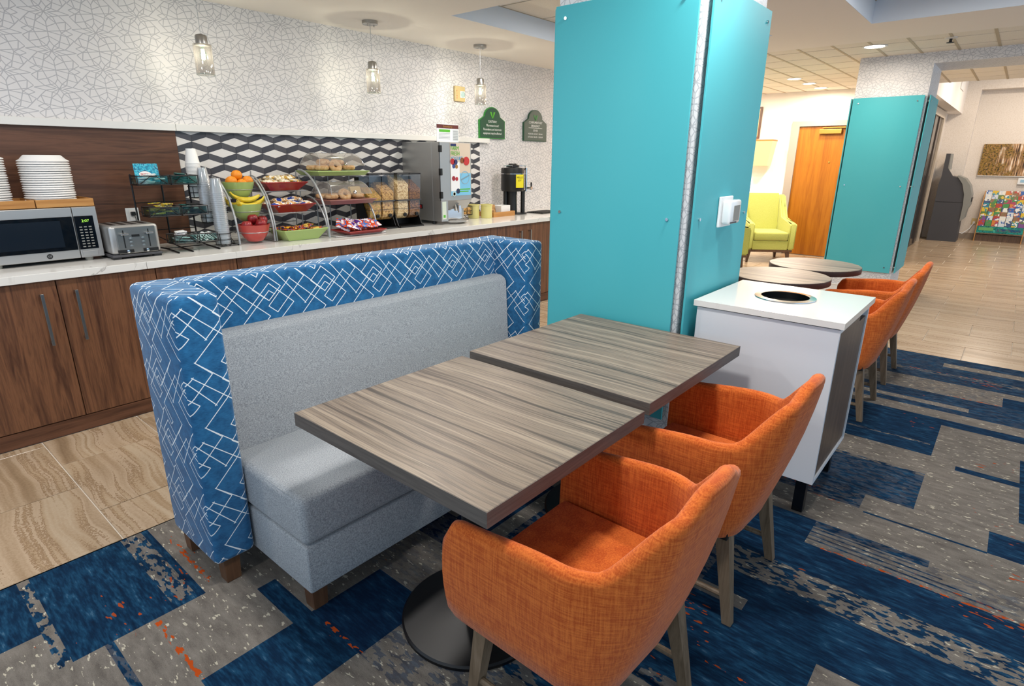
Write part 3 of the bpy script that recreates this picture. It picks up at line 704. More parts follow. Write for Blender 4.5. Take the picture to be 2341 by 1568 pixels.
def make_chair():
    t = thing('shell_armchair', (0, 0, 0), 'x', 'chair', 'orange shell armchairs')
    obj('shell', chair_shell(), 'orange', t, True, ang=70)
    b = nb(); prism(b, [(-.236, .235), (.236, .235), (.232, -.12), (.20, -.19), (.12, -.222), (-.12, -.222), (-.20, -.19), (-.232, -.12)], 'z', .345, .452)
    bmesh.ops.bevel(b, geom=b.edges[:], offset=.014, segments=3, affect='EDGES'); obj('seat_cushion', b, 'orange', t, True, ang=50)
    obj('seat_pan', box(nb(), -.235, .235, -.20, .225, .318, .35, .004), 'black', t)
    for sx in (-1, 1):
        for (yb, yt) in ((-.235, -.175), (.21, .175)):
            obj('leg', frustum(nb(), (sx*.222, yb, .004), .030, .030, (sx*.195, yt, .335), .048, .048), 'oak', t)
        obj('stretcher', tube(nb(), [(sx*.217, .205, .10), (sx*.217, -.225, .10)], .0105, 10), 'oak', t, True)
    obj('stretcher', tube(nb(), [(-.215, -.05, .10), (.215, -.05, .10)], .0105, 10), 'oak', t, True)
    return t
proto = make_chair()
for k, (x, y, rz, lab) in enumerate(((1.135, .70, 0, 'orange shell armchair nearest the camera at the near square table'), (1.915, .70, 0, 'orange shell armchair between the near chair and the white trash cabinet'),
                                     (4.04, .70, 0, 'orange shell armchair just behind the white trash cabinet'), (4.845, .70, 0, 'farthest orange shell armchair at the round table by the tiled floor'))):
    c = proto if k == 0 else copy_tree(proto)
    c.location = (x, y, 0); c.rotation_euler = (0, 0, rz); c['label'] = lab

# ================================================================== TRASH CABINET
tr = thing('trash_cabinet', (2.81, .72, 0), 'white trash cabinet with quartz top and round waste opening', 'trash cabinet')
lx, ly = 2.81, .72; x0, x1, y0, y1 = 2.515-lx, 3.105-lx, .43-ly, 1.02-ly
b = nb(); box(b, x0, x0+.018, y0, y1, .172, .867); box(b, x1-.018, x1, y0, y1, .172, .867); box(b, x0+.018, x1-.018, y1-.018, y1, .172, .867); box(b, x0+.018, x1-.018, y0, y1-.018, .172, .19)
box(b, x0+.018, x1-.018, y0, y0+.02, .85, .867)
obj('carcass', b, 'whitelam', tr)
obj('shadow_gap_strip', box(nb(), x0+.004, x1-.004, y0+.004, y1-.004, .866, .8738), 'black', tr)
b = nb(); box(b, x0+.021, x1-.16, y0+.006, y0+.024, .193, .847); box(b, x1-.16, x1-.021, y0+.006, y0+.024, .193, .815)
obj('door', b, 'walnut_dark', tr); obj('inner_shadow_liner', box(nb(), x0+.03, x1-.03, y0+.04, y1-.03, .21, .84), 'bin_dark', tr)
# worktop with a round hole
b = nb(); hx, hy, hr, N_ = .02, .015, .128, 48
X0, X1, Y0, Y1 = 2.498-lx, 3.12-lx, .415-ly, 1.032-ly
def sqp(a):
    c, s = math.cos(a), math.sin(a); k = min(((X1-hx)/c if c > 1e-9 else (X0-hx)/c if c < -1e-9 else 1e9), ((Y1-hy)/s if s > 1e-9 else (Y0-hy)/s if s < -1e-9 else 1e9)); return (hx+c*k, hy+s*k)
angs = sorted([2*PI*k/N_ for k in range(N_)] + [math.atan2(y-hy, x-hx) % (2*PI) for x in (X0, X1) for y in (Y0, Y1)])
lay = {}
for z in (.874, .90):
    lay[z] = ([b.verts.new((hx+hr*math.cos(a), hy+hr*math.sin(a), z)) for a in angs], [b.verts.new((*sqp(a), z)) for a in angs])
n_ = len(angs)
for i in range(n_):
    j = (i+1) % n_
    for z in lay: I, O = lay[z]; b.faces.new((I[i], O[i], O[j], I[j]))
    for q in (0, 1): A, B = lay[.874][q], lay[.90][q]; b.faces.new((A[i], A[j], B[j], B[i]))
obj('quartz_top', b, 'quartz', tr)
obj('opening_ring', lathe(nb(), [(.104, .898), (.104, .906), (.132, .9045), (.133, .901)], 48, (hx, hy, 0), False, False), 'chrome', tr, True)
obj('waste_bin', lathe(nb(), [(.103, .903), (.103, .5), (.001, .5)], 40, (hx, hy, 0), False, True), 'bin_dark', tr, True)
for (x, y) in ((x0+.06, y0+.05), (x1-.06, y0+.05), (x0+.06, y1-.05), (x1-.06, y1-.05)): obj('leg', box(nb(), x-.022, x+.022, y-.022, y+.022, .004, .172), 'blackmetal', tr)

# ================================================================== THINGS ON THE COUNTER
Z = CT + .0005
# ---- microwave
mw = thing('microwave', (.785, 4.10, Z), 'stainless steel microwave with black glass door and green clock', 'microwave')
L0, L1, MB, MT = -.275, .274, .02, .307
obj('body', box(nb(), L0+.003, L1-.003, .02, .40, MB, MT-.003, .004), 'darkgrey', mw)
dr = obj('door', box(nb(), L0, .155, 0, .02, MB, MT, .003), 'steel', mw); obj('window', box(nb(), L0+.02, .150, -.004, .0, MB+.048, MT-.05, .002), 'blackglass', dr)
obj('window_mesh', box(nb(), L0+.06, .09, -.0055, -.004, MB+.07, MT-.07), plain('door_mesh', '#141a22', .12), dr)
lg = obj('logo_badge', lathe(nb(), [(.014, 0), (.014, .002), (.012, .003), (.001, .003)], 24), 'black', dr, loc=(.01, 0, MB+.024), rot=(PI/2, 0, 0))
txt('GE', .015, dr, (.01, -.0035, MB+.019), 'steel')
cp = obj('control_panel', box(nb(), .158, L1, 0, .02, MB, MT, .003), 'steel', mw); obj('keypad_glass', box(nb(), .158, L1-.022, -.004, 0, MB+.048, MT-.05, .002), 'blackglass', cp)
txt('2:07', .022, cp, (.21, -.0052, MT-.085), 'led', 'clock_digits')
for r in range(8):
    for c in range(3): obj('key', box(nb(), .175+.023*c, .189+.023*c, -.0052, -.004, MB+.06+.016*r, MB+.066+.016*r), 'midgrey', cp)
obj('open_button', box(nb(), .168, L1-.03, -.004, 0, MB+.008, MB+.038, .002), 'steel', mw)
for (x, y) in ((-.22, .03), (.2, .03), (-.22, .36), (.2, .36)): obj('foot', lathe(nb(), [(.018, 0), (.022, .02)], 14, (x, y, 0)), 'midgrey', mw)
ZM = Z + MT + .001
# ---- bamboo trays and foam plates
def btray(x0, x1, y0, y1, z, h, lab):
    t = thing('bamboo_tray', ((x0+x1)/2, (y0+y1)/2, z), lab, 'tray', 'bamboo trays'); a, c = (x1-x0)/2, (y1-y0)/2
    obj('bottom', box(nb(), -a+.01, a-.01, -c+.01, c-.01, 0, .008), 'bamboo', t)
    for (p, q, r_, s) in ((-a, a, -c, -c+.01), (-a, a, c-.01, c), (-a, -a+.01, -c+.01, c-.01), (a-.01, a, -c+.01, c-.01)): obj('side', box(nb(), p, q, r_, s, 0, h, .001), 'bamboo', t)
btray(.515, .792, 4.15, 4.44, ZM, .043, 'left bamboo tray under foam plates on top of the microwave'); btray(.797, 1.07, 4.15, 4.44, ZM, .043, 'right bamboo tray under foam plates on top of the microwave')
pl = nb(); lathe(pl, [(.118, 0), (.122, .001), (.121, .005), (.108, .012), (.09, .032), (.084, .036), (.001, .036)], 32, capb=False, capt=True)
pl_me = mk(pl, 'foam_plate', True, 40); pl_me.materials.append(MAT['foam'])
for (x, lab, n) in ((.605, 'white foam plate in the left microwave stack', 21), (.902, 'white foam plate in the right microwave stack', 20)):
    for k in range(n):
        p = obj('foam_plate', pl_me, 'foam', loc=(x+.0015*math.sin(k*1.7), 4.295+.0015*math.cos(k*2.3), ZM+.0095+.0125*k))
        tag(p, lab+', '+nth(k, n), 'plate', 'foam plates in the %s stack' % ('left' if x < .7 else 'right'))
# ---- toaster
ts = thing('toaster', (1.205, 3.995, Z), 'four-slice brushed steel toaster beside the microwave', 'toaster')
obj('base', box(nb(), -.135, .135, .0, .27, .012, .028, .004), 'darkgrey', ts); obj('body', box(nb(), -.132, .132, .002, .268, .028, .198, .018, 4), 'steel', ts, True, ang=50)
fp = obj('front_panel', box(nb(), -.10, .112, -.004, .004, .032, .188, .003), plain('toaster_face', '#9a9792', .35, 1), ts)
obj('badge', box(nb(), -.02, .022, -.006, -.004, .128, .142), 'black', fp)
for s, x in ((-1, -.062), (1, .072)):
    sl = obj('lever_slot', box(nb(), x-.003, x+.003, -.0055, -.003, .065, .17), 'black', fp); obj('lever', box(nb(), x-.02, x+.02, -.03, -.004, .143, .153, .003), 'chrome', sl)
    for k in range(3): obj('button', lathe(nb(), [(.011, 0), (.011, .003), (.001, .004)], 12), 'nickel', fp, loc=(x-s*.034, -.003, .072+.022*k), rot=(PI/2, 0, 0))
    kb = obj('knob_plate', box(nb(), x-.042, x+.042, -.0055, -.003, .036, .056, .002), 'black', fp); obj('knob', lathe(nb(), [(.009, 0), (.009, .014), (.001, .015)], 16), 'chrome', kb, loc=(x+.008 if s < 0 else x-.022, -.005, .046), rot=(PI/2, 0, 0))
for k in range(4): obj('bread_slot', box(nb(), -.105+.0555*k, -.08+.0555*k, .04, .235, .1965, .1995), 'black', ts)
for (x, y) in ((-.11, .03), (.11, .03), (-.11, .24), (.11, .24)): obj('foot', box(nb(), x-.022, x+.022, y-.02, y+.02, 0, .014, .002), 'rubber', ts)
ou = thing('wall_outlet', (1.384, W-.019, 1.128), 'white wall outlet with black plug on the walnut panel above the toaster', 'outlet')
obj('face_plate', box(nb(), -.04, .04, -.006, 0, -.046, .046, .003), 'white', ou); obj('socket', box(nb(), -.018, .018, -.0075, -.006, -.034, .034), 'foam', ou)
obj('plug', box(nb(), -.014, .012, -.034, -.0075, -.004, .022, .004), 'black', ou); obj('cord', tube(nb(), [(0, -.03, .005), (.004, -.04, -.02), (.0, -.05, -.05), (-.01, -.08, -.06)], .003, 8), 'black', ou, True)

# ---- black wire condiment rack with glass bins
def packets(n, x, y, z, w_, d, mats, label, name='condiment_packet', cat='packet', grp=None, sz=(.05, .034, .005), up=.0):
    g = mk(box(nb(), -sz[0]/2, sz[0]/2, -sz[1]/2, sz[1]/2, -sz[2]/2, sz[2]/2, .0015, 1), name)
    g.materials.append(MAT[mats[0]] if isinstance(mats[0], str) else mats[0])
    ms = [g]
    for q in mats[1:]: c = g.copy(); c.materials.clear(); c.materials.append(MAT[q] if isinstance(q, str) else q); ms.append(c)
    for k in range(n):
        o = obj(name, ms[k % len(ms)], mats[0], loc=(x+random.uniform(-.5, .5)*max(0, w_-sz[0]), y+random.uniform(-.5, .5)*max(0, d-sz[1]), z+sz[2]*.6+(sz[2]+.0012)*k*.9), rot=(random.uniform(-.12, .12)+up, random.uniform(-.1, .1), random.uniform(-.25, .25)))
        tag(o, label+', '+nth(k, n), cat, grp or label)
def wire_ring(x0, x1, y0, y1, z): return [(x0, y0, z), (x1, y0, z), (x1, y1, z), (x0, y1, z), (x0, y0, z)]
cr = thing('condiment_rack', (1.55, 4.2, Z), 'black wire three-tier condiment rack holding glass bins behind the toaster', 'rack')
tiers = [(-.215, .148, .0, .13, .415), (-.205, .148, -.085, .045, .225), (-.12, .148, -.18, -.05, .055)]   # x0,x1,y0,y1,z0 local
b = nb()
for sx in (-.205, -.03, .14):
    rods(b, [[(sx if sx > -.1 else -.115, -.20, .004), (sx if sx > -.1 else -.115, .0, .012), (sx, .14, .03), (sx, .15, .48)]], .0055)
rods(b, [[(-.205, .15, .45), (.14, .15, .45)], [(-.205, .147, .3), (.14, .147, .3)], [(-.205, .142, .12), (.14, .142, .12)], [(-.11, .0, .012), (.14, .0, .012)]], .0035)
obj('back_frame', b, 'blackmetal', cr, True)
for (x0, x1, y0, y1, z0) in tiers:
    b = nb(); xm = (x0+x1)/2+.01
    for (a, c) in ((x0, xm-.006), (xm+.006, x1)):
        for zz in (z0, z0+.055): rods(b, [wire_ring(a, c, y0, y1, zz)], .0036)
        for (u, v) in ((a, y0), (c, y0), (a, y1), (c, y1)): rods(b, [[(u, v, z0), (u, v, z0+.055)]], .0026)
        m2 = (a+c)/2; rods(b, [[(a+.005, y0, z0), (m2-.02, y0, z0+.05), (m2+.02, y0, z0+.05), (c-.005, y0, z0)], [(m2, y0, z0), (m2, y1, z0)]], .0022)
    rods(b, [[(-.03, y1, z0+.03), (-.03, .148, z0+.05)], [(x0+.02, y1, z0), (x0+.02, .145, z0+.02)], [(x1-.02, y1, z0), (x1-.02, .145, z0+.02)]], .003)
    obj('tier_basket', b, 'blackmetal', cr, True)
blue_pk = speckle('blue_wrapper', ['#0f7ea0', '#1fa6c4', '#58c4d6', '#0e6a92'], 40, .35); teal_pk = speckle('green_teal_packet', ['#0e4a48', '#155e58', '#0b3836'], 40, .5); ylw_pk = speckle('yellow_packet', ['#c9a021', '#e3c13a', '#8f8a3a', '#d8d0a0'], 50, .5)
wht_pk = speckle('white_packet', ['#e8e8e6', '#d6dadc', '#f4f2ee'], 40, .5); pnk_pk = speckle('pink_white_lid', ['#e4d5dc', '#f0eaee', '#c8a6b8'], 30, .4)
tname = {0: 'top', 1: 'middle', 2: 'bottom'}
fill = {(0, 0): ([wht_pk], 'white square packet in the top left rack bin'), (0, 1): ([teal_pk], 'dark teal tea packet in the top right rack bin'), (1, 0): ([ylw_pk], 'yellow sweetener packet in the middle left rack bin'),
        (1, 1): ([teal_pk, 'black'], 'dark stirrer packet in the middle right rack bin'), (2, 0): ([pnk_pk, wht_pk], 'small creamer tub in the bottom left rack bin'), (2, 1): (['white'], None)}
for ti, (x0, x1, y0, y1, z0) in enumerate(tiers):
    xm = (x0+x1)/2+.01
    for si, (a, c) in enumerate(((x0, xm-.006), (xm+.006, x1))):
        t = thing('glass_bin', (1.55+(a+c)/2, 4.2+(y0+y1)/2, Z+z0+.004), 'small rectangular glass bin, %s tier %s of the black condiment rack' % (tname[ti], 'left' if si == 0 else 'right'), 'bin', 'glass bins in the condiment rack')
        hx_, hy_ = (c-a)/2-.006, (y1-y0)/2-.006; b = nb()
        obj('base', box(nb(), -hx_, hx_, -hy_, hy_, 0, .003), 'glass', t)
        for (p, q, r_, s) in ((-hx_, hx_, -hy_, -hy_+.0025), (-hx_, hx_, hy_-.0025, hy_), (-hx_, -hx_+.0025, -hy_+.0025, hy_-.0025), (hx_-.0025, hx_, -hy_+.0025, hy_-.0025)): obj('wall', box(nb(), p, q, r_, s, .003, .048), 'glass', t)
        ms, lab = fill[(ti, si)]
        wx, wy, wz = 1.55+(a+c)/2, 4.2+(y0+y1)/2, Z+z0+.009
        if lab: packets(10 if ti != 1 or si else 12, wx, wy, wz, 2*hx_-.012, 2*hy_-.012, ms, lab, sz=(.055, .045, .0065) if ti == 2 else (.06, .04, .0055))
        else:
            for k in range(9):
                s_ = thing('plastic_spoon', (wx-.06+.014*k, wy-.01+random.uniform(-.01, .01), wz+.012+.004*(k % 3)), 'white plastic spoon in the bottom right rack bin, '+nth(8-k, 9, 'the left').replace('topmost', 'leftmost').replace('bottommost', 'rightmost'), 'spoon', 'plastic spoons in the rack', random.uniform(-.2, .2))
                s_.rotation_euler[0] = .25
                obj('spoon_handle', box(nb(), -.004, .004, -.05, .04, 0, .002), 'white', s_); obj('bowl', sphere(nb(), (0, .055, .004), .017, 12, (.8, 1.2, .3)), 'white', s_, True)
for k in range(3):
    t = thing('snack_pouch', (1.40+.022*k, 4.255+.014*k, Z+.43), 'blue peanut butter pouch standing in the top left bin, %s' % ('frontmost', 'middle of the three', 'rearmost')[k], 'pouch', 'blue pouches in the condiment rack'); t.rotation_euler = (-.12, 0, .1)
    b = nb(); box(b, -.055, .055, -.004, .004, 0, .115, .003); obj('pouch', b, blue_pk, t)
    if k == 0:
        obj('label_oval', lathe(nb(), [(.036, 0), (.036, .001), (.001, .001)], 20, sx=1, sy=.5), 'letter', t, loc=(.004, -.0045, .05), rot=(PI/2, 0, 0)); txt('SKIPPY', .018, t, (.004, -.0062, .044), 'redsw')
# ---- cup rack with three stacks of upturned cups
ck = thing('cup_rack', (1.80, 4.25, Z), 'black wire cup holder with three stepped rings beside the fruit stand', 'cup holder')
spots = [(-.062, .10, .318, 27, 'foam', .0085, 'white foam cup in the tall rear stack of the cup rack', .046), (-.05, -.005, .155, 26, 'cupclear', .0105, 'clear plastic cup in the middle stack of the cup rack', .043), (-.02, -.115, .012, 28, 'cupclear', .0125, 'clear plastic cup in the front stack of the cup rack', .046)]
b = nb()
for (x, y, z, n, mt, pit, lab, r_) in spots:
    R_ = r_+.006
    for zz in (z, z+.035, z+.075): tube(b, [(x+R_*math.cos(2*PI*k/20), y+R_*math.sin(2*PI*k/20), zz) for k in range(20)], .0024, 6, closed=True)
    for k in range(4): a = PI/4+PI/2*k; rods(b, [[(x+R_*math.cos(a), y+R_*math.sin(a), z), (x+R_*math.cos(a), y+R_*math.sin(a), z+.075)]], .0024)
    rods(b, [[(x-R_, y, z), (x+R_, y, z)], [(x, y-R_, z), (x, y+R_, z)], [(x+R_, y, z+.04), (.06, y+.02, max(.02, z)), (.06, y+.02, .004)]], .0026)
rods(b, [[(.06, -.16, .004), (.06, .16, .004), (.06, .17, .30)], [(-.10, .14, .004), (.06, .14, .004)], [(-.10, -.15, .004), (.06, -.15, .004)]], .004)
obj('wire_frame', b, 'blackmetal', ck, True)
for (x, y, z, n, mt, pit, lab, r_) in spots:
    hgt = .098; g = nb(); th = .0012
    lathe(g, [(r_, 0), (r_+.0015, .001), (r_+.0015, .004), (r_-.001, .005), (r_*.64, hgt), (.001, hgt)], 20, capb=False); me = mk(g, 'cup', True, 40); me.materials.append(MAT[mt])
    for k in range(n):
        o = obj('foam_cup' if mt == 'foam' else 'plastic_cup', me, mt, loc=(1.80+x+.0006*math.sin(k), 4.25+y, Z+z+.004+pit*k)); tag(o, lab+', '+nth(k, n), 'cup', lab.replace('cup in', 'cups in'))
# ---- fruit stand
def arch(x, y0, z0, y1, z1, n=12):
    return [(x, y0+(y1-y0)*(1-math.cos(PI/2*k/n)), z0+(z1-z0)*math.sin(PI/2*k/n)) for k in range(n+1)]
fs = thing('fruit_stand', (2.0, 4.25, Z), 'grey metal three-tier stand holding the fruit bowls', 'stand')
for x in (-.13, .13): obj('curved_leg', tube(nb(), arch(x, -.16, .004, .13, .45), .0075, 8), 'graymetal', fs, True)
b = nb(); rods(b, [[(x, .16, .004), (x, .13, .45)] for x in (-.13, .13)] + [[(-.13, .16, .06), (.13, .16, .06)], [(-.13, .14, .35), (.13, .14, .35)], [(x, -.155, .01), (x, .16, .01)] if False else [(-.13, .0, .012), (.13, .0, .012)]], .0045)
for x in (-.13, .13): rods(b, [[(x, -.155, .008), (x, .16, .008)]], .0045)
obj('rear_frame', b, 'graymetal', fs, True)
bowls = [(0, .035, .30, 'green_bowl', 'sage green bowl of oranges, top of the fruit stand', 'oranges'), (0, -.045, .152, 'green_bowl', 'sage green bowl of bananas, middle of the fruit stand', 'bananas'), (0, -.125, .012, 'red_bowl', 'coral red bowl of apples, bottom of the fruit stand', 'apples')]
for (x, y, z, mt, lab, _) in bowls:
    zz = z+.068; rr_ = .093
    b = nb(); tube(b, [(x+rr_*math.cos(2*PI*k/24), y+rr_*math.sin(2*PI*k/24), zz) for k in range(24)], .004, 6, closed=True); rods(b, [[(-.13, y+.01, zz), (-rr_, y+.01, zz)], [(.13, y+.01, zz), (rr_, y+.01, zz)]], .004)
    obj('bowl_ring', b, 'graymetal', fs, True)
    o = obj('fruit_bowl', lathe(nb(), [(.045, 0), (.052, .003), (.075, .03), (.095, .066), (.109, .112), (.112, .118), (.106, .118), (.092, .07), (.07, .036), (.001, .02)], 36), mt, loc=(2.0+x, 4.25+y, Z+z+.002), smooth=True, ang=60); tag(o, lab, 'bowl', 'fruit bowls')
def fruit_at(i, x, y, z): return (2.0+bowls[i][0]+x, 4.25+bowls[i][1]+y, Z+bowls[i][2]+z)
om = None
for k, (x, y, z) in enumerate(((-.055, -.03, .125), (.06, -.03, .125), (.0, .0, .165), (.01, -.045, .105), (-.02, .06, .12))):
    t = thing('orange_fruit', fruit_at(0, x, y, z-.037), 'orange in the green top bowl, ' + ('left side', 'right side', 'topmost of the pile', 'lowest, half hidden by the rim', 'at the back')[k], 'orange', 'oranges in the top bowl')
    obj('peel', sphere(nb(), (0, 0, .037), .038, 20, (1, 1, .95)), 'orangefruit', t, True); obj('navel', sphere(nb(), (.01, -.01, .0725), .004, 8, (1, 1, .4)), 'stem', t, True)
def banana(x, y, z, yaw, roll, lab, L=.19, bend=1.15, R_=.10):
    t = thing('banana', fruit_at(1, x, y, z), lab, 'banana', 'bananas in the middle bowl'); t.rotation_euler = (roll, 0, yaw)
    n = 12; pts, rad = [], []
    for k in range(n+1):
        a = bend*(k/n-.5); pts.append((R_*math.sin(a)*1.15, 0, R_*(1-math.cos(a)))); rad.append(.019*math.sin(PI*(.06+.86*k/n))**.6)
    obj('peel', tube(nb(), pts, rad, 10), 'banana', t, True)
    e = Vector(pts[-1]); d = (Vector(pts[-1])-Vector(pts[-2])).normalized(); obj('stem', tube(nb(), [e, e+d*.012, e+d*.028+Vector((0, 0, .006))], [.009, .006, .006], 8), 'banana', t, True)
    s_ = Vector(pts[0]); d = (Vector(pts[0])-Vector(pts[1])).normalized(); obj('tip', tube(nb(), [s_, s_+d*.004], [.006, .003], 8), 'bananatip', t, True)
banana(-.005, -.06, .105, .12, .35, 'front banana lying along the rim of the middle bowl', bend=1.9); banana(.01, -.01, .145, 2.9, -.15, 'uppermost banana across the middle bowl', bend=1.7)
banana(-.05, -.025, .115, .9, .2, 'banana leaning in the left half of the middle bowl', bend=1.8); banana(-.075, .03, .11, 1.7, .1, 'short banana standing at the left of the middle bowl', bend=1.6); banana(.06, .03, .115, -.5, .1, 'rear banana curving up at the right of the middle bowl', bend=1.8)
for k, (x, y, z) in enumerate(((-.062, -.03, .115), (.0, -.0, .155), (.03, -.055, .122), (.068, .0, .14), (-.01, -.01, .085), (.0, .06, .12))):
    t = thing('apple', fruit_at(2, x, y, z-.034), 'dark red apple in the coral bowl, ' + ('left side', 'topmost of the pile', 'front right', 'far right side', 'lowest, half hidden by the rim', 'at the back')[k], 'apple', 'apples in the bottom bowl')
    obj('skin', lathe(nb(), [(.001, .006), (.012, .001), (.024, .006), (.035, .028), (.037, .044), (.031, .060), (.018, .068), (.006, .064), (.001, .058)], 20), 'apple', t, True, ang=80); obj('stalk', tube(nb(), [(0, 0, .058), (.003, 0, .076)], .0014, 6), 'stem', t)
# ---- snack rack with tapered trays
def frtray(x, y, z, w0, d0, w1, d1, h, mt, lab, name='serving_tray'):
    t = thing(name, (x, y, z), lab, 'tray', 'tapered serving trays'); b = nb(); th = .004
    O = [[(sx*w_/2, sy*d_/2, zz) for sx, sy in ((-1, -1), (1, -1), (1, 1), (-1, 1))] for (w_, d_, zz) in ((w0, d0, 0), (w1, d1, h), (w1-2*th, d1-2*th, h), (w0-2*th, d0-2*th, th))]
    vv = [[b.verts.new(p) for p in q] for q in O]
    b.faces.new(vv[0][::-1]); b.faces.new(vv[3])
    for A, B in zip(vv, vv[1:]):
        for k in range(4): b.faces.new((A[k], A[(k+1) % 4], B[(k+1) % 4], B[k]))
    obj('dish', b, mt, t); b = nb(); tube(b, [(sx*(w1/2-.002), sy*(d1/2-.002), h) for sx, sy in ((-1, -1), (1, -1), (1, 1), (-1, 1))], .004, 8, closed=True); obj('rim', b, mt, t, True); return t
sr = thing('snack_rack', (2.325, 4.25, Z), 'grey metal rack with curved legs holding three snack trays', 'stand')
obj('curved_leg', tube(nb(), arch(.185, -.28, .004, .08, .50), .008, 8), 'graymetal', sr, True); obj('curved_leg', tube(nb(), arch(-.178, -.16, .004, .13, .46), .006, 8), 'graymetal', sr, True)
b = nb()
for x in (-.178, .185): rods(b, [[(x, .20, .004), (x, .12, .49)], [(x, -.16, .006), (x, .20, .006)]], .0045)
rods(b, [[(-.178, .18, .1), (.185, .18, .1)], [(-.178, .15, .35), (.185, .15, .35)]], .004)
for (y, z) in ((.06, .345), (-.03, .19)): rods(b, [[(-.178, y-.07, z), (.185, y-.07, z)], [(-.178, y+.07, z), (.185, y+.07, z)], [(-.178, y-.07, z), (-.178, .17, z)], [(.185, y-.07, z), (.185, .17, z)]], .0042)
obj('rear_frame', b, 'graymetal', sr, True)
frtray(2.325, 4.30, Z+.352, .22, .14, .345, .235, .058, 'red_tray', 'dark red tray of wrapped pastries, top of the snack rack'); frtray(2.325, 4.215, Z+.197, .22, .14, .345, .235, .058, 'red_tray', 'dark red tray of wrapped muffins, middle of the snack rack'); frtray(2.325, 4.10, Z+.001, .24, .15, .36, .26, .078, 'green_bowl', 'sage green tray of snack bars at the foot of the snack rack')
def pillow(sz):
    b = nb(); nx, ny = 10, 7; g = {}
    for s in (1, -1):
        for i in range(nx+1):
            for j in range(ny+1):
                u, v = i/nx*2-1, j/ny*2-1; f = (max(0, 1-abs(u)**2.5)*max(0, 1-abs(v)**3))**.6
                edge = i in (0, nx) or j in (0, ny)
                if edge and s == -1: g[(s, i, j)] = g[(1, i, j)]; continue
                z = 0 if edge else s*sz[2]*f*(1+.25*math.sin(7*u+3*v))
                g[(s, i, j)] = b.verts.new((u*sz[0]/2, v*sz[1]/2*(1-.05*abs(u)), z + (.0025*((i % 2)*2-1) if (j in (0, ny)) else 0)))
        for i in range(nx):
            for j in range(ny):
                q = (g[(s, i, j)], g[(s, i+1, j)], g[(s, i+1, j+1)], g[(s, i, j+1)]); b.faces.new(q if s > 0 else q[::-1])
    return b
WR = {'pastry': speckle('pastry_wrapper', ['#8a6a40', '#d9c9a0', '#eee6d2', '#c79a3a', '#b9b2a6'], 15, .22), 'muffin': speckle('muffin_wrapper', ['#1d3c8c', '#e7dfcf', '#d9a66a', '#f2eee6', '#2748a8'], 13, .22), 'bar': speckle('bar_wrapper', ['#7a2b12', '#d9a024', '#33307c', '#c4501c', '#8a4a1c', '#e6c35a'], 16, .25),
      'toast': speckle('pop_wrapper', ['#5b2a86', '#e8e2ea', '#d84a26', '#3f78c4', '#e4683a', '#efe9f0'], 9, .25)}
PM = {}
def pack(name, kind, sz, loc, rot, lab, grp):
    k = (kind, sz)
    if k not in PM: PM[k] = mk(pillow(sz), 'wrapper', True, 60); PM[k].materials.append(WR[kind])
    t = thing(name, loc, lab, 'snack pack', grp); t.rotation_euler = rot
    obj('wrapper', PM[k], WR[kind], t)
pos = ['front left', 'front centre', 'front right', 'rear left', 'rear centre', 'rear right', 'topmost left', 'topmost right', 'topmost centre']
def heap(name, kind, sz, cx, cy, cz, w_, d_, lab, grp, n=9, tilt=0):
    for k in range(n):
        lv = 0 if k < 3 else 1 if k < 6 else 2
        fx = (-.5, 0, .5)[k % 3] if k < 6 else (-.32, .32, 0)[k-6]; fy = -.30 if k < 3 else .30 if k < 6 else 0
        pack(name, kind, sz, (cx+fx*w_*.62, cy+fy*d_, cz+(0 if k < 6 else sz[2]*1.35)+.004*(k % 2)), (tilt+random.uniform(-.15, .15), random.uniform(-.2, .2), random.uniform(-.5, .5)), '%s, %s of its pile' % (lab, pos[k]), grp)
heap('wrapped_pastry', 'pastry', (.115, .085, .019), 2.325, 4.30, Z+.412, .33, .2, 'cellophane-wrapped pastry in the top red tray', 'wrapped pastries'); heap('wrapped_muffin', 'muffin', (.115, .085, .018), 2.325, 4.215, Z+.256, .33, .2, 'blue and white wrapped muffin in the middle red tray', 'wrapped muffins')
heap('snack_bar', 'bar', (.13, .07, .009), 2.325, 4.10, Z+.078, .34, .2, 'orange and brown snack bar in the green tray', 'snack bars in the green tray')
# ---- bagel stand with roll-top domes
bg_ = thing('bagel_stand', (2.79, 4.25, Z), 'grey metal stand carrying the two domed bagel trays', 'stand')
b = nb()
for x in (-.24, .225): rods(b, [[(x, .16, .004), (x, .15, .45)]], .005); tube(b, arch(x, -.20, .004, .06, .30), .007, 8)
rods(b, [[(-.24, -.10, .235), (.235, -.10, .235)], [(-.24, .14, .235), (.235, .14, .235)], [(-.24, .0, .452), (.235, .0, .452)], [(-.24, .15, .452), (.235, .15, .452)], [(-.10, .155, .004), (-.10, .15, .45)], [(.02, .155, .004), (.02, .15, .45)], [(-.24, -.10, .235), (-.24, .155, .235)], [(.235, -.10, .235), (.235, .155, .235)], [(-.24, .0, .452), (-.24, .155, .452)], [(.235, .0, .452), (.235, .155, .452)]], .0045)
rods(b, [[(-.24, -.3, .006), (.235, -.3, .006)], [(-.24, -.3, .006), (-.24, .16, .006)], [(.235, -.3, .006), (.235, .16, .006)]], .004)
obj('frame', b, 'graymetal', bg_, True)
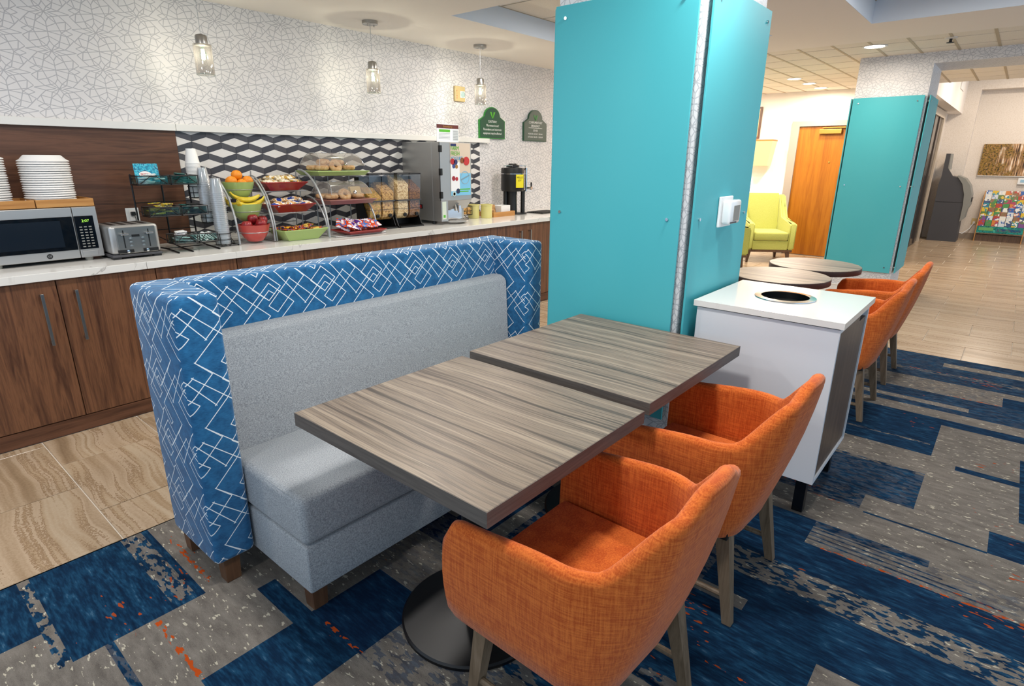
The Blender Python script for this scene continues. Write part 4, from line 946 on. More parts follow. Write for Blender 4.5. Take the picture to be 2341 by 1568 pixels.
def dome_tray(x, y, z, w_, d_, mt, lab):
    t = thing('dome_tray', (x, y, z), lab, 'food tray', 'roll-top dome trays')
    obj('tray', frustum(nb(), (0, 0, 0), w_-.05, d_-.05, (0, 0, .028), w_, d_), mt, t); obj('tray_lip', box(nb(), -w_/2-.006, w_/2+.006, -d_/2-.006, d_/2+.006, .028, .036, .003), mt, t)
    b = nb(); n = 14; hw, hd, hh = w_/2-.012, d_/2-.012, .135
    prof = [(-hd+2*hd*k/n, hh*(1-abs((k/n*2-1)*.96)**2.6)**(1/1.8)) for k in range(n+1)]
    A = [b.verts.new((-hw*(1-.22*zz/hh), yy, .037+zz)) for yy, zz in prof]; B = [b.verts.new((hw*(1-.22*zz/hh), yy, .037+zz)) for yy, zz in prof]
    for k in range(n): b.faces.new((A[k], A[k+1], B[k+1], B[k]))
    b.faces.new(A[::-1]); b.faces.new(B)
    dm = obj('dome', b, 'domeclear', t, True, ang=50)
    rods_ = nb(); tube(rods_, [v for v in [(-hw*(1-.22*zz/hh), yy, .037+zz) for yy, zz in prof]], .0018, 6); tube(rods_, [(hw*(1-.22*zz/hh), yy, .037+zz) for yy, zz in prof], .0018, 6)
    obj('dome_rim', rods_, 'cupclear', dm, True)
    obj('knob', lathe(nb(), [(.006, 0), (.006, .012), (.014, .014), (.014, .024), (.001, .026)], 18), 'chrome', dm, True, loc=(.02, -hd*.93, .085), rot=(PI/2-.3, 0, 0))
    for s in (-.07, .09): obj('hinge', box(nb(), s-.018, s+.018, -.012, .012, hh+.032, hh+.041, .002), 'cupclear', dm)
    return t
dome_tray(2.80, 4.30, Z+.455, .47, .32, 'green_bowl', 'clear roll-top dome over bagels on a sage green tray, upper tier'); dome_tray(2.80, 4.20, Z+.238, .43, .32, 'mauve', 'clear roll-top dome over bagels on a mauve tray, lower tier')
bag = nb(); 
for k in range(20):
    pass
rings = []
for k in range(20):
    a = 2*PI*k/20; ring = []
    for j in range(10):
        e = 2*PI*j/10; rr_ = .034+.021*math.cos(e); ring.append(bag.verts.new((rr_*math.cos(a), rr_*math.sin(a), .02+.02*math.sin(e))))
    rings.append(ring)
for k in range(20):
    for j in range(10): bag.faces.new((rings[k][j], rings[(k+1) % 20][j], rings[(k+1) % 20][(j+1) % 10], rings[k][(j+1) % 10]))
bag_me = mk(bag, 'bagel', True, 80); bag_me.materials.append(MAT['bagel'])
for ti, (x, y, z, tn) in enumerate(((2.80, 4.30, Z+.494, 'upper'), (2.80, 4.20, Z+.277, 'lower'))):
    spots_ = [(-.13, -.05, 0, 0, 'front left'), (-.01, -.06, 0, .9, 'front centre, tipped up'), (.115, -.05, 0, .0, 'front right'), (-.14, .06, 0, 0, 'rear left'), (-.02, .06, 0, 0, 'rear centre'), (.11, .06, 0, 0, 'rear right'), (-.08, .01, .042, .2, 'topmost left'), (.06, .02, .042, .1, 'topmost right')]
    for (dx, dy, dz, rx, ps) in spots_[:8 if ti == 0 else 6]:
        o = obj('bagel', bag_me, 'bagel', loc=(x+dx, y+dy+(.02 if rx > .5 else 0), z+dz+(.018 if rx > .5 else 0)), rot=(rx, .1*dx, dx*9)); tag(o, 'bagel under the %s dome, %s' % (tn, ps), 'bagel', 'bagels under the %s dome' % tn)
for k in range(2):
    o = obj('bread_slice', box(nb(), -.055, .055, -.006, .006, 0, .09, .004), plain('bread', '#dcc089', .8), loc=(2.93, 4.18+.02*k, Z+.277), rot=(-.25, 0, .1)); tag(o, 'slice of pale bread leaning under the lower dome, %s' % ('front', 'rear')[k], 'bread', 'bread slices')
frtray(2.83, 4.04, Z+.009, .28, .18, .36, .26, .026, 'red_tray', 'flat bright red tray of pastry pouches on the counter under the bagel domes')
for k in range(9):
    pack('pastry_pouch', 'toast', (.12, .10, .009), (2.71+.032*k, 4.08-.022*(k % 3), Z+.075+.006*(k % 2)), (.75-.12*(k % 3), .45-.07*k, -.35+.05*k), 'purple, white and orange pastry pouch in the red tray, %s' % ('leftmost', 'second from the left', 'third from the left', 'fourth from the left', 'fifth from the left', 'sixth from the left', 'third from the right', 'second from the right', 'rightmost')[k], 'pastry pouches in the red tray')
# ---- cereal dispensers
cer = {k: speckle('cereal_'+k, v, sc, .8, interp='LINEAR') for k, v, sc in (('loops', ['#7d4a2a', '#c98b3c', '#a8b33a', '#d46a4a', '#d9b45a'], 70), ('flakes', ['#6f4a22', '#b98746', '#d6ab66'], 60), ('oats', ['#a88250', '#cda974', '#e4cc9c'], 80), ('crunch', ['#3d2415', '#6e4424', '#8f6034'], 80))}
def dispenser(x, w_, y, kinds, lab, labs):
    t = thing('cereal_dispenser', (x, y, Z), lab, 'dispenser', 'twin cereal dispensers'); h = .455
    b = nb(); box(b, -w_/2, w_/2, .0, .30, 0, .012, .003); box(b, -w_/2, w_/2, .20, .215, .012, h-.02); 
    for sx in (-1, 1): prism(b, [(.0, .0), (.215, .0), (.215, h-.02), (.16, h-.02), (.13, .25), (.03, .02)], 'x', sx*w_/2-.004, sx*w_/2+.004)
    obj('stand', b, 'black', t)
    hw = w_/4-.004
    for s, kd in zip((-1, 1), kinds):
        cx = s*w_/4
        b = nb(); prism(b, [(.03, .235), (.19, .235), (.20, h), (.02, h)], 'x', cx-hw, cx+hw)
        hp = obj('hopper', b, 'clear', t)
        n = 10; low = [(.11+.075*math.sin(a), .15-.085*math.cos(a)) for a in [-PI/2+PI*k/n for k in range(n+1)]]
        obj('lower_chamber', prism(nb(), [(.185, .235), (.035, .235)] + low, 'x', cx-hw+.004, cx+hw-.004), 'clear', hp)
        obj('wire_band', tube(nb(), wire_ring(cx-hw, cx+hw, .03, .19, .165)[:-1], .002, 6, closed=True), 'blackmetal', hp)
        obj('shelf_band', box(nb(), cx-hw-.002, cx+hw+.002, .02, .2, .232, .242), 'darkgrey', hp)
        obj('lid', box(nb(), cx-hw-.002, cx+hw+.002, .015, .205, h, h+.012, .003), 'black', hp)
        obj('knob', lathe(nb(), [(.017, 0), (.017, .012), (.006, .014), (.006, .022), (.001, .022)], 16), 'black', hp, True, loc=(cx+.02, .045, .11), rot=(PI/2, 0, 0))
        lvl = {'loops': .30, 'flakes': .34, 'oats': .40, 'crunch': .36}[kd]
        b = nb(); prism(b, [(.036, .238), (.184, .238), (.19, lvl+.03), (.15, lvl+.05), (.03, lvl-.03)], 'x', cx-hw+.003, cx+hw-.003)
        low2 = [(.11+.07*math.sin(a), .15-.078*math.cos(a)) for a in [-PI/2+PI*k/n for k in range(n+1)]]; prism(b, [(.178, .23), (.042, .23)] + low2, 'x', cx-hw+.007, cx+hw-.007)
        tag(obj('cereal', b, cer[kd], t), 'loose cereal', kind='stuff')
dispenser(3.175, .27, 4.14, ('loops', 'flakes'), 'left twin cereal dispenser with mixed loops and flakes beside the bagel domes', None); dispenser(3.46, .27, 4.12, ('oats', 'crunch'), 'right twin cereal dispenser with oat rings against the yogurt machine', None)
# ---- yogurt machine
ym = thing('yogurt_machine', (3.745, 4.04, Z), 'tall stainless yogurt dispenser with printed front and hinged door', 'dispenser')
b = nb(); box(b, 0, .40, .11, .53, .03, .735, .004); box(b, .0, .40, 0, .11, .215, .735, .004)
prism(b, [(.0, .215), (.11, .215), (.11, .13), (.075, .13)], 'x', .08, .40)
box(b, 0, .085, 0, .11, .03, .215)
obj('cabinet', b, 'steel', ym)
fr = obj('front_print', box(nb(), .125, .385, -.003, 0, .26, .728), plain('print_wood_white', '#d8c6b0', .35), ym)
obj('print_blue', box(nb(), .125, .385, -.004, -.003, .26, .46), plain('print_sky', '#7fc4e6', .35), fr); obj('print_panel', box(nb(), .125, .24, -.0045, -.003, .30, .56), plain('print_cream', '#f1f2f2', .35), fr)
def blob(x, z, r_, c, q=.0055, sy=1.0): obj('print_berry', lathe(nb(), [(r_, 0), (r_, .0006), (.001, .0006)], 14, sy=sy), plain('print_'+c[1:], c, .4), fr, loc=(x, -q, z), rot=(PI/2, 0, 0))
for (x, z, r_, c) in ((.15, .565, .028, '#b3242a'), (.19, .56, .024, '#2b2f63'), (.165, .525, .02, '#3b4a86'), (.20, .52, .018, '#a8742f'), (.33, .57, .04, '#c23030'), (.275, .575, .026, '#8a4a22'), (.16, .415, .022, '#9c2531'), (.20, .41, .018, '#b3303a'), (.215, .30, .024, '#26304f'), (.165, .275, .022, '#c9d6cf'), (.165, .275, .014, '#3a6a9a')): blob(x, z, r_, c)
txt('FARM', .052, fr, (.13, -.0055, .665), 'leafgreen', align='LEFT', sx=.8); txt('FRESH', .052, fr, (.13, -.0055, .62), 'leafgreen', align='LEFT', sx=.8); txt('YOGURT', .046, fr, (.13, -.0055, .578), plain('sky_letter', '#3f9cd0', .5), align='LEFT', sx=.8)
obj('brand_badge', box(nb(), .13, .20, -.0045, -.003, .70, .722), plain('navy_print', '#1c2560', .4), fr); obj('seal_ring', lathe(nb(), [(.06, 0), (.06, .0006), (.052, .0006), (.052, 0)], 28, capb=False, capt=False), plain('seal_grey', '#8fb0c0', .5), fr, loc=(.31, -.0046, .42), rot=(PI/2, 0, 0))
obj('seal_script', box(nb(), -.062, .062, 0, .0006, -.006, .006), plain('seal_letter', '#7898a8', .5), fr, loc=(.31, -.0053, .42), rot=(0, -.35, 0))
for k, zz in enumerate((.315, .295)): obj('print_line', box(nb(), .235, .375-.02*k, -.005, -.004, zz-.005, zz+.005), 'leafgreen', fr)
for zz in (.675, .475, .27): obj('hinge', box(nb(), -.012, .014, -.016, .012, zz-.03, zz+.03, .004), 'black', ym)
obj('door_gap', box(nb(), -.002, 0, .004, .01, .22, .73), 'black', ym)
obj('power_switch', box(nb(), -.006, 0, .26, .32, .135, .175, .002), 'black', ym); obj('switch_rocker', box(nb(), -.009, -.005, .27, .30, .142, .168), 'redsw', ym)
obj('side_decal', box(nb(), .01, .06, -.002, 0, .05, .21), plain('decal_pale', '#d3dccb', .5), ym); obj('decal_mark', box(nb(), .022, .048, -.003, -.002, .065, .09), 'leafgreen', ym)
obj('back_splash_plate', box(nb(), .10, .36, .10, .112, .03, .21), 'chrome', ym); obj('nozzle', lathe(nb(), [(.02, 0), (.026, .02), (.03, .06)], 16, (.24, .05, .115)), 'chrome', ym, True); obj('lever', box(nb(), .225, .255, .0, .015, .10, .17, .004), 'chrome', ym)
obj('drip_tray', lathe(nb(), [(.10, .03), (.13, .038), (.132, .05), (.125, .05), (.10, .043), (.001, .043)], 32, (.22, .03, -.02), sy=.75), 'steel', ym, True)
for (x, y) in ((.02, .13), (.38, .13), (.02, .5), (.38, .5)): obj('foot', lathe(nb(), [(.014, 0), (.012, .03)], 12, (x, y, 0)), 'black', ym)
sg = thing('flavor_card', (4.02, 4.22, Z+.736), 'upright printed flavor card in clear holder on top of the yogurt machine', 'sign')
cd_ = obj('card', box(nb(), -.14, .14, 0, .004, 0, .165), plain('card_white', '#eef0f0', .4), sg)
obj('card_band', box(nb(), -.14, .14, -.001, 0, .125, .158), plain('maroon_print', '#5e221c', .4), cd_); txt('Strawberry', .026, cd_, (0, -.0015, .133), plain('tan_letter', '#b38a3a', .5))
obj('green_ribbon', box(nb(), -.11, .03, -.001, 0, .092, .115), 'leafgreen', cd_); obj('facts_panel', box(nb(), .065, .135, -.001, 0, .015, .115), plain('facts_grey', '#c4cacb', .5), cd_)
for k in range(5): obj('text_line', box(nb(), -.115, .03, -.001, 0, .078-.012*k, .0815-.012*k), plain('ink_grey_%d' % k, '#9aa0a2', .6), cd_)
for k in range(6): obj('text_line', box(nb(), .07, .13, -.0015, -.001, .10-.014*k, .103-.014*k), plain('ink_dark_%d' % k, '#6e7476', .6), cd_)
# ---- small things right of the machine
bk = thing('wire_basket', (4.285, 4.30, Z), 'small black wire basket of granola on legs beside the yogurt machine', 'basket'); b = nb()
for zz in (.045, .085, .13): rods(b, [wire_ring(-.07, .07, -.06, .06, zz)], .0028)
for (x, y) in ((-.07, -.06), (.07, -.06), (.07, .06), (-.07, .06), (0, -.06), (0, .06)): rods(b, [[(x, y, .045), (x, y, .13)]], .0026)
rods(b, [[(-.04, -.04, .002), (0, 0, .045), (.04, .04, .002)], [(.04, -.04, .002), (0, 0, .045), (-.04, .04, .002)]], .0035)
obj('wire_frame', b, 'blackmetal', bk, True); tag(obj('granola', box(nb(), -.062, .062, -.052, .052, .05, .118, .01), cer['flakes'], bk), kind='stuff')
for k, (x, y, lab) in enumerate(((4.44, 4.30, 'pale yellow plastic canister, rear of the two beside the bamboo tray'), (4.55, 4.22, 'pale yellow plastic canister in front, touching the bamboo tray'))):
    t = thing('canister', (x, y, Z), lab, 'canister', 'pale yellow canisters')
    obj('body', lathe(nb(), [(.056, 0), (.058, .003), (.058, .128), (.056, .128), (.054, .01), (.001, .008)], 32), 'canister', t, True, ang=50); obj('rim', lathe(nb(), [(.058, .128), (.063, .13), (.063, .142), (.055, .142), (.055, .128)], 32, capb=False, capt=False), 'canister', t, True, ang=50)
btray(4.64, 4.99, 4.20, 4.42, Z, .05, 'bamboo tray of sugar packets beside the coffee dispenser')
kraft = speckle('kraft_packet', ['#a87a45', '#c29660', '#8d6236'], 30, .7)
for k in range(5):
    o = obj('sugar_pouch', box(nb(), -.04, .04, -.003, .003, 0, .12, .002), kraft, loc=(4.70+.008*k, 4.25+.028*k, Z+.009), rot=(-.2, .08, .15)); tag(o, 'brown kraft sugar pouch standing in the bamboo tray, %s' % nth(k, 5, 'the front').replace('topmost', 'rearmost').replace('bottommost', 'front one'), 'pouch', 'kraft pouches in the bamboo tray')
t = thing('napkin_box', (4.88, 4.30, Z+.009), 'small white open box standing in the bamboo tray', 'box'); b = nb()
for a in ((-.075, .075, -.06, .06, 0, .004), (-.075, .075, -.06, -.056, .004, .1), (-.075, .075, .056, .06, .004, .1), (-.075, -.071, -.056, .056, .004, .1), (.071, .075, -.056, .056, .004, .1)): box(b, *a)
obj('box_body', b, 'foam', t); obj('napkins', box(nb(), -.066, .066, -.05, .05, .006, .085, .004), 'white', t)
cf = thing('coffee_dispenser', (5.13, 4.33, Z), 'tall black coffee dispenser with yellow label and tap', 'coffee dispenser', None, -.45)
cf.scale = (.82, .82, 1)
obj('base_plate', lathe(nb(), [(.14, 0), (.15, .008), (.15, .014), (.001, .016)], 36, (.03, -.02, 0), sy=.8), 'black', cf, True); obj('stand_column', lathe(nb(), [(.075, .01), (.07, .2), (.075, .26)], 28, (-.03, .02, 0)), 'black', cf, True)
obj('rear_leg', lathe(nb(), [(.028, .01), (.028, .26)], 20, (-.125, .02, 0)), 'black', cf, True); obj('front_leg', lathe(nb(), [(.03, .01), (.03, .26)], 20, (.115, -.03, 0)), 'black', cf, True)
vs2 = obj('vessel', lathe(nb(), [(.15, .25), (.16, .27), (.16, .48), (.155, .50), (.001, .505)], 40, (-.02, .01, 0)), 'black', cf, True, ang=50)
obj('band', lathe(nb(), [(.1615, .435), (.1615, .44)], 40, (-.02, .01, 0), False, False), 'chrome', vs2)
lid = obj('lid', lathe(nb(), [(.09, .505), (.09, .525), (.06, .535), (.055, .545), (.001, .545)], 32, (-.02, .01, 0)), 'black', cf, True, ang=40)
for s in (-1, 1): obj('handle', tube(nb(), [(-.02+s*.155, -.04, .48), (-.02+s*.16, -.05, .52), (-.02+s*.05, -.09, .525), (-.02+s*.045, -.08, .49)], .005, 8), 'chrome', cf, True)
yl = obj('yellow_label', box(nb(), -.045, .065, -.158, -.15, .29, .43, .002), 'yellowlabel', vs2); txt('MELLO', .028, yl, (.01, -.1595, .39), 'black'); txt('JOY', .028, yl, (.01, -.1595, .36), 'black')
tp_ = obj('tap', lathe(nb(), [(.014, 0), (.014, .05), (.02, .05), (.02, .07), (.001, .07)], 16), 'chrome', cf, True, loc=(.15, -.10, .285), rot=(PI/2, 0, .6)); obj('tap_lever', lathe(nb(), [(.008, 0), (.012, .06), (.001, .065)], 12), 'black', tp_, True, loc=(0, 0, .06), rot=(-PI/2, 0, 0)); obj('tap_guard', box(nb(), .12, .22, -.16, -.10, .24, .29, .006), 'clear', cf); obj('sight_gauge', lathe(nb(), [(.016, .25), (.016, .50)], 14, (.15, -.06, 0)), 'chrome', cf, True)
t = thing('black_grate', (5.55, 4.22, Z), 'flat black drip grate on the counter beside the teal pillar', 'grate'); obj('tray', box(nb(), -.2, .2, -.13, .13, 0, .006), 'black', t)
for k in range(8): obj('bar', box(nb(), -.19, .19, -.115+.03*k, -.105+.03*k, .006, .012), 'blackmetal', t)

# ================================================================== WALL THINGS
def arch_sign(x, z0, w_, h, body, edge, lab):
    t = thing('arched_sign', (x, W-.002, z0), lab, 'sign'); a = w_/2
    def outline(k):
        s = .58*h; q = a-k; pts = [(-q, k), (q, k), (q, s-k*.5)]
        pts += [(q-.02-.05*w_, s+.02)]
        n = 14
        for i in range(n+1):
            an = PI*i/n; pts.append(((.30*w_-k*.6)*math.cos(an) if True else 0, s+.13*h+(h-s-.13*h-k)*math.sin(an)))
        pts += [(-q+.02+.05*w_, s+.02), (-q, s-k*.5)]
        return pts
    obj('edge', prism(nb(), outline(0), 'y', -.018, 0), edge, t); obj('face', prism(nb(), outline(.009), 'y', -.020, -.002), body, t); return t
def leaf(t, x, z, s, mt):
    for k, (a, o_) in enumerate(((-.5, 0), (-.5, .35), (.5, 0), (.5, .35))):
        sg_ = -1 if a < 0 else 1
        obj('emblem_stroke', prism(nb(), [(sg_*.0*s, -.5*s+o_*s*.3), (sg_*.12*s, -.5*s+o_*s*.3), (sg_*(.62-o_*.6)*s, .42*s), (sg_*(.44-o_*.6)*s, .42*s)], 'y', -.0015, 0), mt, t, loc=(x, -.0205, z))
s1 = arch_sign(5.021, 1.7235, .415, .325, 'greensign', 'greensign2', 'green arched caution sign about microwave use on the wallpaper'); leaf(s1, 0, .245, .07, 'leafgreen')
for k, (tx, sz_) in enumerate((('CAUTION !', .034), ('Microwave in use!', .034), ('Pacemakers and electronic', .0335), ('equipment may be affected.', .0335))): txt(tx, sz_, s1, (0, -.021, .165-.04*k), sx=.82)
s2 = arch_sign(5.783, 1.718, .44, .35, 'greygreen', 'greensign', 'grey-green arched complimentary breakfast hours sign beside the near pillar'); leaf(s2, 0, .262, .065, 'greensign2')
for k, (tx, sz_, zz) in enumerate((('COMPLIMENTARY', .037, .195), ('BREAKFAST', .037, .158), ('SERVED', .032, .108), ('MON-FRI: 6:00 AM - 9:00 AM', .026, .072), ('SAT-SUN: 7:00 AM - 10:00 AM', .026, .038))): txt(tx, sz_, s2, (0, -.021, zz), sx=.86)
obj('rule_line', box(nb(), -.13, .13, -.021, -.02, .145, .149), 'letter', s2)
fa = thing('fire_alarm', (4.524, W-.001, 2.14), 'cream fire alarm strobe plate high on the wallpapered wall', 'fire alarm')
obj('plate', box(nb(), -.07, .07, -.03, 0, -.072, .072, .006), 'cream', fa); obj('strobe_lens', lathe(nb(), [(.028, 0), (.026, .015), (.012, .024), (.001, .025)], 20), 'glass', fa, True, loc=(.028, -.03, -.005), rot=(PI/2, 0, 0)); obj('strobe_housing', box(nb(), -.004, .062, -.034, -.029, -.036, .028, .003), 'white', fa)
for k, c in enumerate('FIRE'): txt(c, .022, fa, (-.048, -.031, .018-.022*k), 'redsw')
# ---- pendants
def pendant(x, y, label):
    t = thing('pendant_lamp', (x, y, ZC), label, 'pendant lamp', 'smoked glass pendants over the counter')
    obj('canopy', lathe(nb(), [(.062, 0), (.062, -.022), (.056, -.026), (.001, -.026)], 32), 'nickel', t, True, ang=40); obj('cord', tube(nb(), [(0, 0, -.026), (0, 0, -.29)], .0018, 6), 'graymetal', t)
    for s in (-1, 1): obj('canopy_screw', lathe(nb(), [(.004, -.026), (.004, -.04)], 8, (s*.03, -.01, 0)), 'nickel', t)
    obj('socket_cap', lathe(nb(), [(.006, -.285), (.03, -.292), (.036, -.30), (.036, -.345), (.044, -.347), (.044, -.355), (.001, -.355)], 28), 'nickel', t, True, ang=40)
    sh = obj('glass_shade', lathe(nb(), [(.03, -.345), (.054, -.347), (.055, -.35), (.055, -.528)], 36, capb=False, capt=False), 'smoke', t, True, ang=60); obj('shade_rim', lathe(nb(), [(.0555, -.523), (.0565, -.525), (.0555, -.528), (.053, -.528)], 36, capb=False, capt=False), 'glass', sh, True)
    bl = obj('bulb', lathe(nb(), [(.008, -.355), (.010, -.37), (.019, -.395), (.021, -.415), (.014, -.437), (.001, -.444)], 18, capb=False), 'glass', t, True)
    fb = nb()
    for k in range(5): tube(fb, [(.009*math.cos(k*1.257), .009*math.sin(k*1.257), -.375), (.011*math.cos(k*1.257), .011*math.sin(k*1.257), -.432)], .0013, 5)
    obj('filament', fb, 'bulb', bl)
    l = bpy.data.lights.new('pendant_bulb_lamp', 'POINT'); l.energy = 7.0; l.color = (1, .88, .74); l.shadow_soft_size = .005
    lo = bpy.data.objects.new('pendant_bulb_light', l); COL.objects.link(lo); lo.parent = t; lo.location = (0, 0, -.408)
for (x, lab) in ((1.84, 'left smoked glass pendant lamp, largest of the three over the counter'), (3.17, 'middle smoked glass pendant lamp over the counter'), (4.435, 'right smoked glass pendant lamp beside the fire alarm')): pendant(x, 4.185, lab)

# ================================================================== LOUNGE
d1 = struct(obj('door_1', box(nb(), 10.655, 10.695, 2.0, 2.93, .01, 2.045), 'doorwood'))
b = nb(); box(b, 10.62, 10.70, 2.93, 3.05, 0, 2.13); box(b, 10.62, 10.70, 1.88, 2.93, 2.05, 2.13); obj('door_frame', b, 'frame', d1)
cl = obj('door_closer', box(nb(), 10.595, 10.655, 2.30, 2.62, 1.93, 2.0, .004), 'brass', d1); obj('closer_arm', box(nb(), 10.60, 10.64, 2.25, 2.58, 2.015, 2.03), 'brass', cl); obj('door_viewer', lathe(nb(), [(.012, 0), (.012, .006), (.001, .008)], 14), 'brass', d1, loc=(10.655, 2.42, 1.5), rot=(0, -PI/2, 0))
def armchair():
    t = thing('lounge_armchair', (0, 0, 0), 'x', 'armchair', 'lime green lounge armchairs')   # faces -Y
    for s in (-1, 1):
        b = nb(); prism(b, [(-.36, .20), (-.37, .58), (-.34, .61), (.10, .64), (.22, .80), (.30, 1.0), (.40, 1.0), (.36, .20)], 'x', s*.26, s*.36)
        bmesh.ops.bevel(b, geom=b.edges[:], offset=.02, segments=2, affect='EDGES'); obj('arm', b, 'lime', t, True, ang=50)
    b = nb(); prism(b, [(.16, .22), (.22, .55), (.30, 1.02), (.42, 1.02), (.37, .22)], 'x', -.28, .28); bmesh.ops.bevel(b, geom=b.edges[:], offset=.025, segments=2, affect='EDGES'); obj('back', b, 'lime', t, True, ang=50)
    obj('seat_cushion', box(nb(), -.258, .258, -.36, .20, .34, .47, .03, 3), 'lime', t, True, ang=50); obj('seat_base', box(nb(), -.262, .262, -.345, .30, .20, .338, .008), 'lime', t)
    obj('frame_rail', box(nb(), -.34, .34, -.34, .34, .165, .20), 'legbrown', t)
    for sx in (-1, 1):
        for sy in (-1, 1): obj('leg', frustum(nb(), (sx*.31, sy*.30, 0), .03, .03, (sx*.29, sy*.28, .168), .055, .055), 'legbrown', t)
    return t
ac = armchair(); ac.location = (9.72, 2.98, 0); ac.rotation_euler = (0, 0, math.radians(-55)); ac['label'] = 'lime green wingback armchair in front of the wooden door'
a2 = copy_tree(ac); a2.location = (8.72, 3.33, 0); a2.rotation_euler = (0, 0, math.radians(35)); a2['label'] = 'lime green armchair mostly hidden behind the near teal pillar'
st_ = thing('side_table', (9.42, 3.58, 0), 'small round wooden side table between the lime armchairs', 'side table'); obj('top', lathe(nb(), [(.22, .48), (.23, .485), (.23, .505), (.001, .507)], 36), 'oak', st_, True, ang=40); obj('stem', lathe(nb(), [(.03, .02), (.025, .48)], 16), 'oak', st_, True); obj('base', lathe(nb(), [(.16, 0), (.16, .012), (.04, .03)], 32), 'oak', st_, True, ang=40)
lp = thing('wall_lamp', (10.69, 3.48, 1.64), 'lit square lamp shade on the lounge wall beside the door', 'wall lamp')
b = nb(); frustum(b, (-.14, 0, -.2), .2, .34, (-.14, 0, .2), .24, .44); obj('shade', b, 'lampshade', lp); obj('shade_band', box(nb(), -.265, -.015, -.224, .224, .19, .215), plain('orange_band', '#b8641c', .5), lp); obj('wall_bracket', box(nb(), -.04, 0, -.05, .05, -.1, .1), 'nickel', lp)
pf = thing('lounge_picture', (10.695, 3.86, 1.88), 'dark-framed picture on the lounge wall above the lamp', 'picture'); obj('frame', box(nb(), -.03, 0, -.29, .29, 0, .5), 'legbrown', pf); obj('print_sheet', box(nb(), -.032, -.03, -.26, .26, .03, .47), 'cream', pf)

# ================================================================== LOBBY
dn = struct(obj('door_2', box(nb(), 11.8, 14.1, 1.385, 1.415, .02, 2.3), plain('entrance_door_dark', '#241f1c', .15)))
b = nb(); box(b, 11.7, 14.28, 1.36, 1.42, 2.3, 2.42); box(b, 14.14, 14.28, 1.36, 1.42, 0, 2.3); obj('door_frame', b, plain('bronze_frame', '#c3b4a0', .4), dn)
for x in (12.3, 12.95, 13.6): obj('stile', box(nb(), x-.03, x+.03, 1.37, 1.386, .02, 2.3), plain('stile_dark_%d' % int(x*10), '#4b413a', .35), dn)
kb = thing('atm_kiosk', (14.62, 1.03, 0), 'dark grey curved-top cash machine kiosk against the lobby wall', 'kiosk')
body = [(.24, 0), (-.245, 0), (-.22, .72), (-.20, .92), (-.15, 1.10), (-.07, 1.22), (.04, 1.26), (.22, 1.25), (.24, 1.1)]
b = nb(); prism(b, body, 'x', 0, .5); obj('cabinet', b, 'darkgrey', kb)
obj('front_shell', prism(nb(), [(-.23, .40), (-.29, .46), (-.30, .62), (-.335, .72), (-.325, .92), (-.27, 1.09), (-.17, 1.22), (-.05, 1.275), (-.03, 1.265), (-.14, 1.12), (-.205, .92), (-.225, .72)], 'x', -.02, .52), 'midgrey', kb)
obj('sign_panel', prism(nb(), [(.22, 1.25), (.04, 1.26), (.15, 1.42), (.15, 1.68), (.22, 1.68)], 'x', .0, .06), 'darkgrey', kb); obj('sign_face', prism(nb(), [(.145, 1.40), (.12, 1.38), (.14, 1.68), (.15, 1.68)], 'x', 0, .5), 'midgrey', kb)
obj('seam', box(nb(), -.003, 0, -.215, .235, .762, .768), 'black', kb); obj('card_slot', box(nb(), .1, .4, -.34, -.325, .78, .86), 'black', kb)
oz = thing('lobby_outlet', (15.445, .60, .36), 'cream wall outlet with white cord between kiosk and brochure rack', 'outlet'); obj('plate', box(nb(), -.006, 0, -.045, .045, -.06, .06), 'cream', oz); obj('plug', box(nb(), -.03, -.006, -.02, .02, -.04, .0), 'white', oz); obj('cord', tube(nb(), [(-.02, 0, -.03), (-.06, .05, -.15), (-.10, .15, -.25), (-.15, .28, -.2)], .01, 6), 'white', oz, True)
br = thing('brochure_rack', (15.16, .17, 0), 'tall wooden brochure rack filled with colourful travel leaflets', 'brochure rack')
for y in (.36, -.38): obj('side_panel', prism(nb(), [(-.0, 0), (.24, 0), (.24, .95), (.18, .95), (.0, .32)], 'y', y-.008, y+.008) if False else prism(nb(), [(.0, 0), (.24, 0), (.24, .98), (.20, .98), (.0, .30)], 'y', y-.008, y+.008), 'bamboo', br)
obj('header_board', box(nb(), .005, .02, -.372, .352, .17, .30), speckle('teal_print', ['#0e7f78', '#17988f', '#0b6660', '#4fb8a6'], 14, .4), br); obj('kick_board', box(nb(), .04, .06, -.372, .352, .0, .13), 'walnut_dark', br); obj('ledge', box(nb(), .0, .03, -.372, .352, .15, .168), 'oak', br)
obj('header_print', box(nb(), .003, .005, .09, .32, .215, .275), plain('header_green', '#6fb36a', .5), br); obj('header_print', box(nb(), .003, .005, -.34, .03, .205, .26), speckle('header_blur', ['#0e6a80', '#1d4a7a', '#5a6a6a', '#0f8a80'], 16, .5), br)
ROWS, COLS = 8, 7; RP = .085
pal = ['#b23a2a', '#2c5fa8', '#d9b52e', '#3f8a4a', '#e6e2d6', '#7a4a8a', '#cf7a2c', '#2a8a96', '#8a6a4a', '#d0d6da', '#5a7a3a', '#a83a5a', '#35507a']
bms = []
for i, c in enumerate(pal):
    q = mk(box(nb(), -.002, .002, -.048, .048, 0, .12), 'brochure'); q.materials.append(speckle('leaflet_%d' % i, [c, c, pal[(i+5) % len(pal)], '#e9e6df'], 11, .35)); bms.append(q)
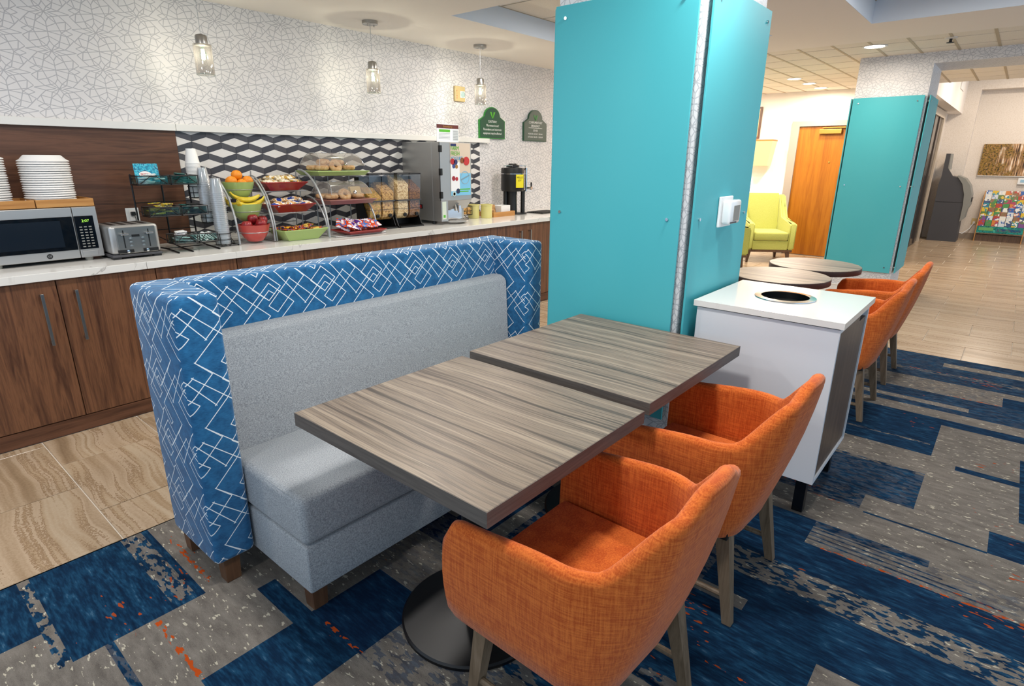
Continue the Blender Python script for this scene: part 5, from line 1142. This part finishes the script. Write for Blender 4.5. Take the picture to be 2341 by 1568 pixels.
for r in range(ROWS):
    obj('pocket_step', box(nb(), .015+.024*r, .021+.024*r, -.37, .35, .30+RP*r*.95, .32+RP*r*.95), 'legbrown', br)
    for c in range(COLS):
        o = obj('brochure', bms[(r*5+c*3+(r*c) % 4) % len(pal)], 'white', loc=(15.16+.012+.024*r, .17+.298-.103*c+random.uniform(-.003, .003), .302+RP*r*.95), rot=(random.uniform(-.03, .03), .22, 0))
        tag(o, 'small travel leaflet in the brochure rack, %s row, %s column' % (('bottom', 'second lowest', 'third lowest', 'fourth lowest', 'fourth highest', 'third highest', 'second highest', 'top')[r], ('leftmost', 'second', 'third', 'middle', 'fifth', 'sixth', 'rightmost')[c]), 'brochure', 'leaflets in the brochure rack')
pc = thing('forest_picture', (15.448, .34, 1.27), 'canvas photograph of an autumn forest pond above the brochure rack', 'picture')
tt = NT('forest_print'); po = tt.obj(); sxyz = tt.n('ShaderNodeSeparateXYZ', [po]).node
trunks = tt.noise(tt.map(po, (1, 34, 3)), 1.0, 3, .6); leaves = tt.noise(tt.map(po, (1, 30, 30)), 1.0, 3, .7)
c1 = tt.ramp(trunks, [(.36, srgb('#2c2018')), (.46, srgb('#7c5a3c')), (.55, srgb('#c99d6e')), (.64, srgb('#efe0cc'))]); c2 = tt.ramp(leaves, [(.4, srgb('#3a2a18')), (.52, srgb('#9a7a2a')), (.6, srgb('#8a5a3a')), (.7, srgb('#d9b98a'))])
fin_ = tt.mix(tt.n('ShaderNodeMapRange', {0: tt.math('ADD', tt.noise(tt.map(po, (1, 5, 5)), 1.0, 2), tt.math('MULTIPLY', sxyz.outputs[1], .5)), 1: .36, 2: .52}), c1, c2)
obj('canvas', box(nb(), -.04, 0, -.9, .39, 0, .60), tt.fin(fin_, .5), pc); obj('edge_strip', box(nb(), -.041, .0, -.9, .39, -.012, 0), 'trim', pc)
t = thing('lobby_wall_unit', (15.448, -.02, 1.17), 'small white wall controller under the forest picture', 'wall controller'); obj('case', box(nb(), -.05, 0, -.14, .10, -.06, .06, .01), 'white', t); obj('screen', box(nb(), -.053, -.049, -.06, .06, -.02, .035), plain('lcd_blue', '#9cc4dc', .3), t)
t = thing('bulkhead_vent', (14.1, 1.188, 2.98), 'small white access plate on the bulkhead above the entrance', 'access plate'); obj('plate', box(nb(), -.3, .3, -.012, 0, -.2, .2, .004), 'trim', t)
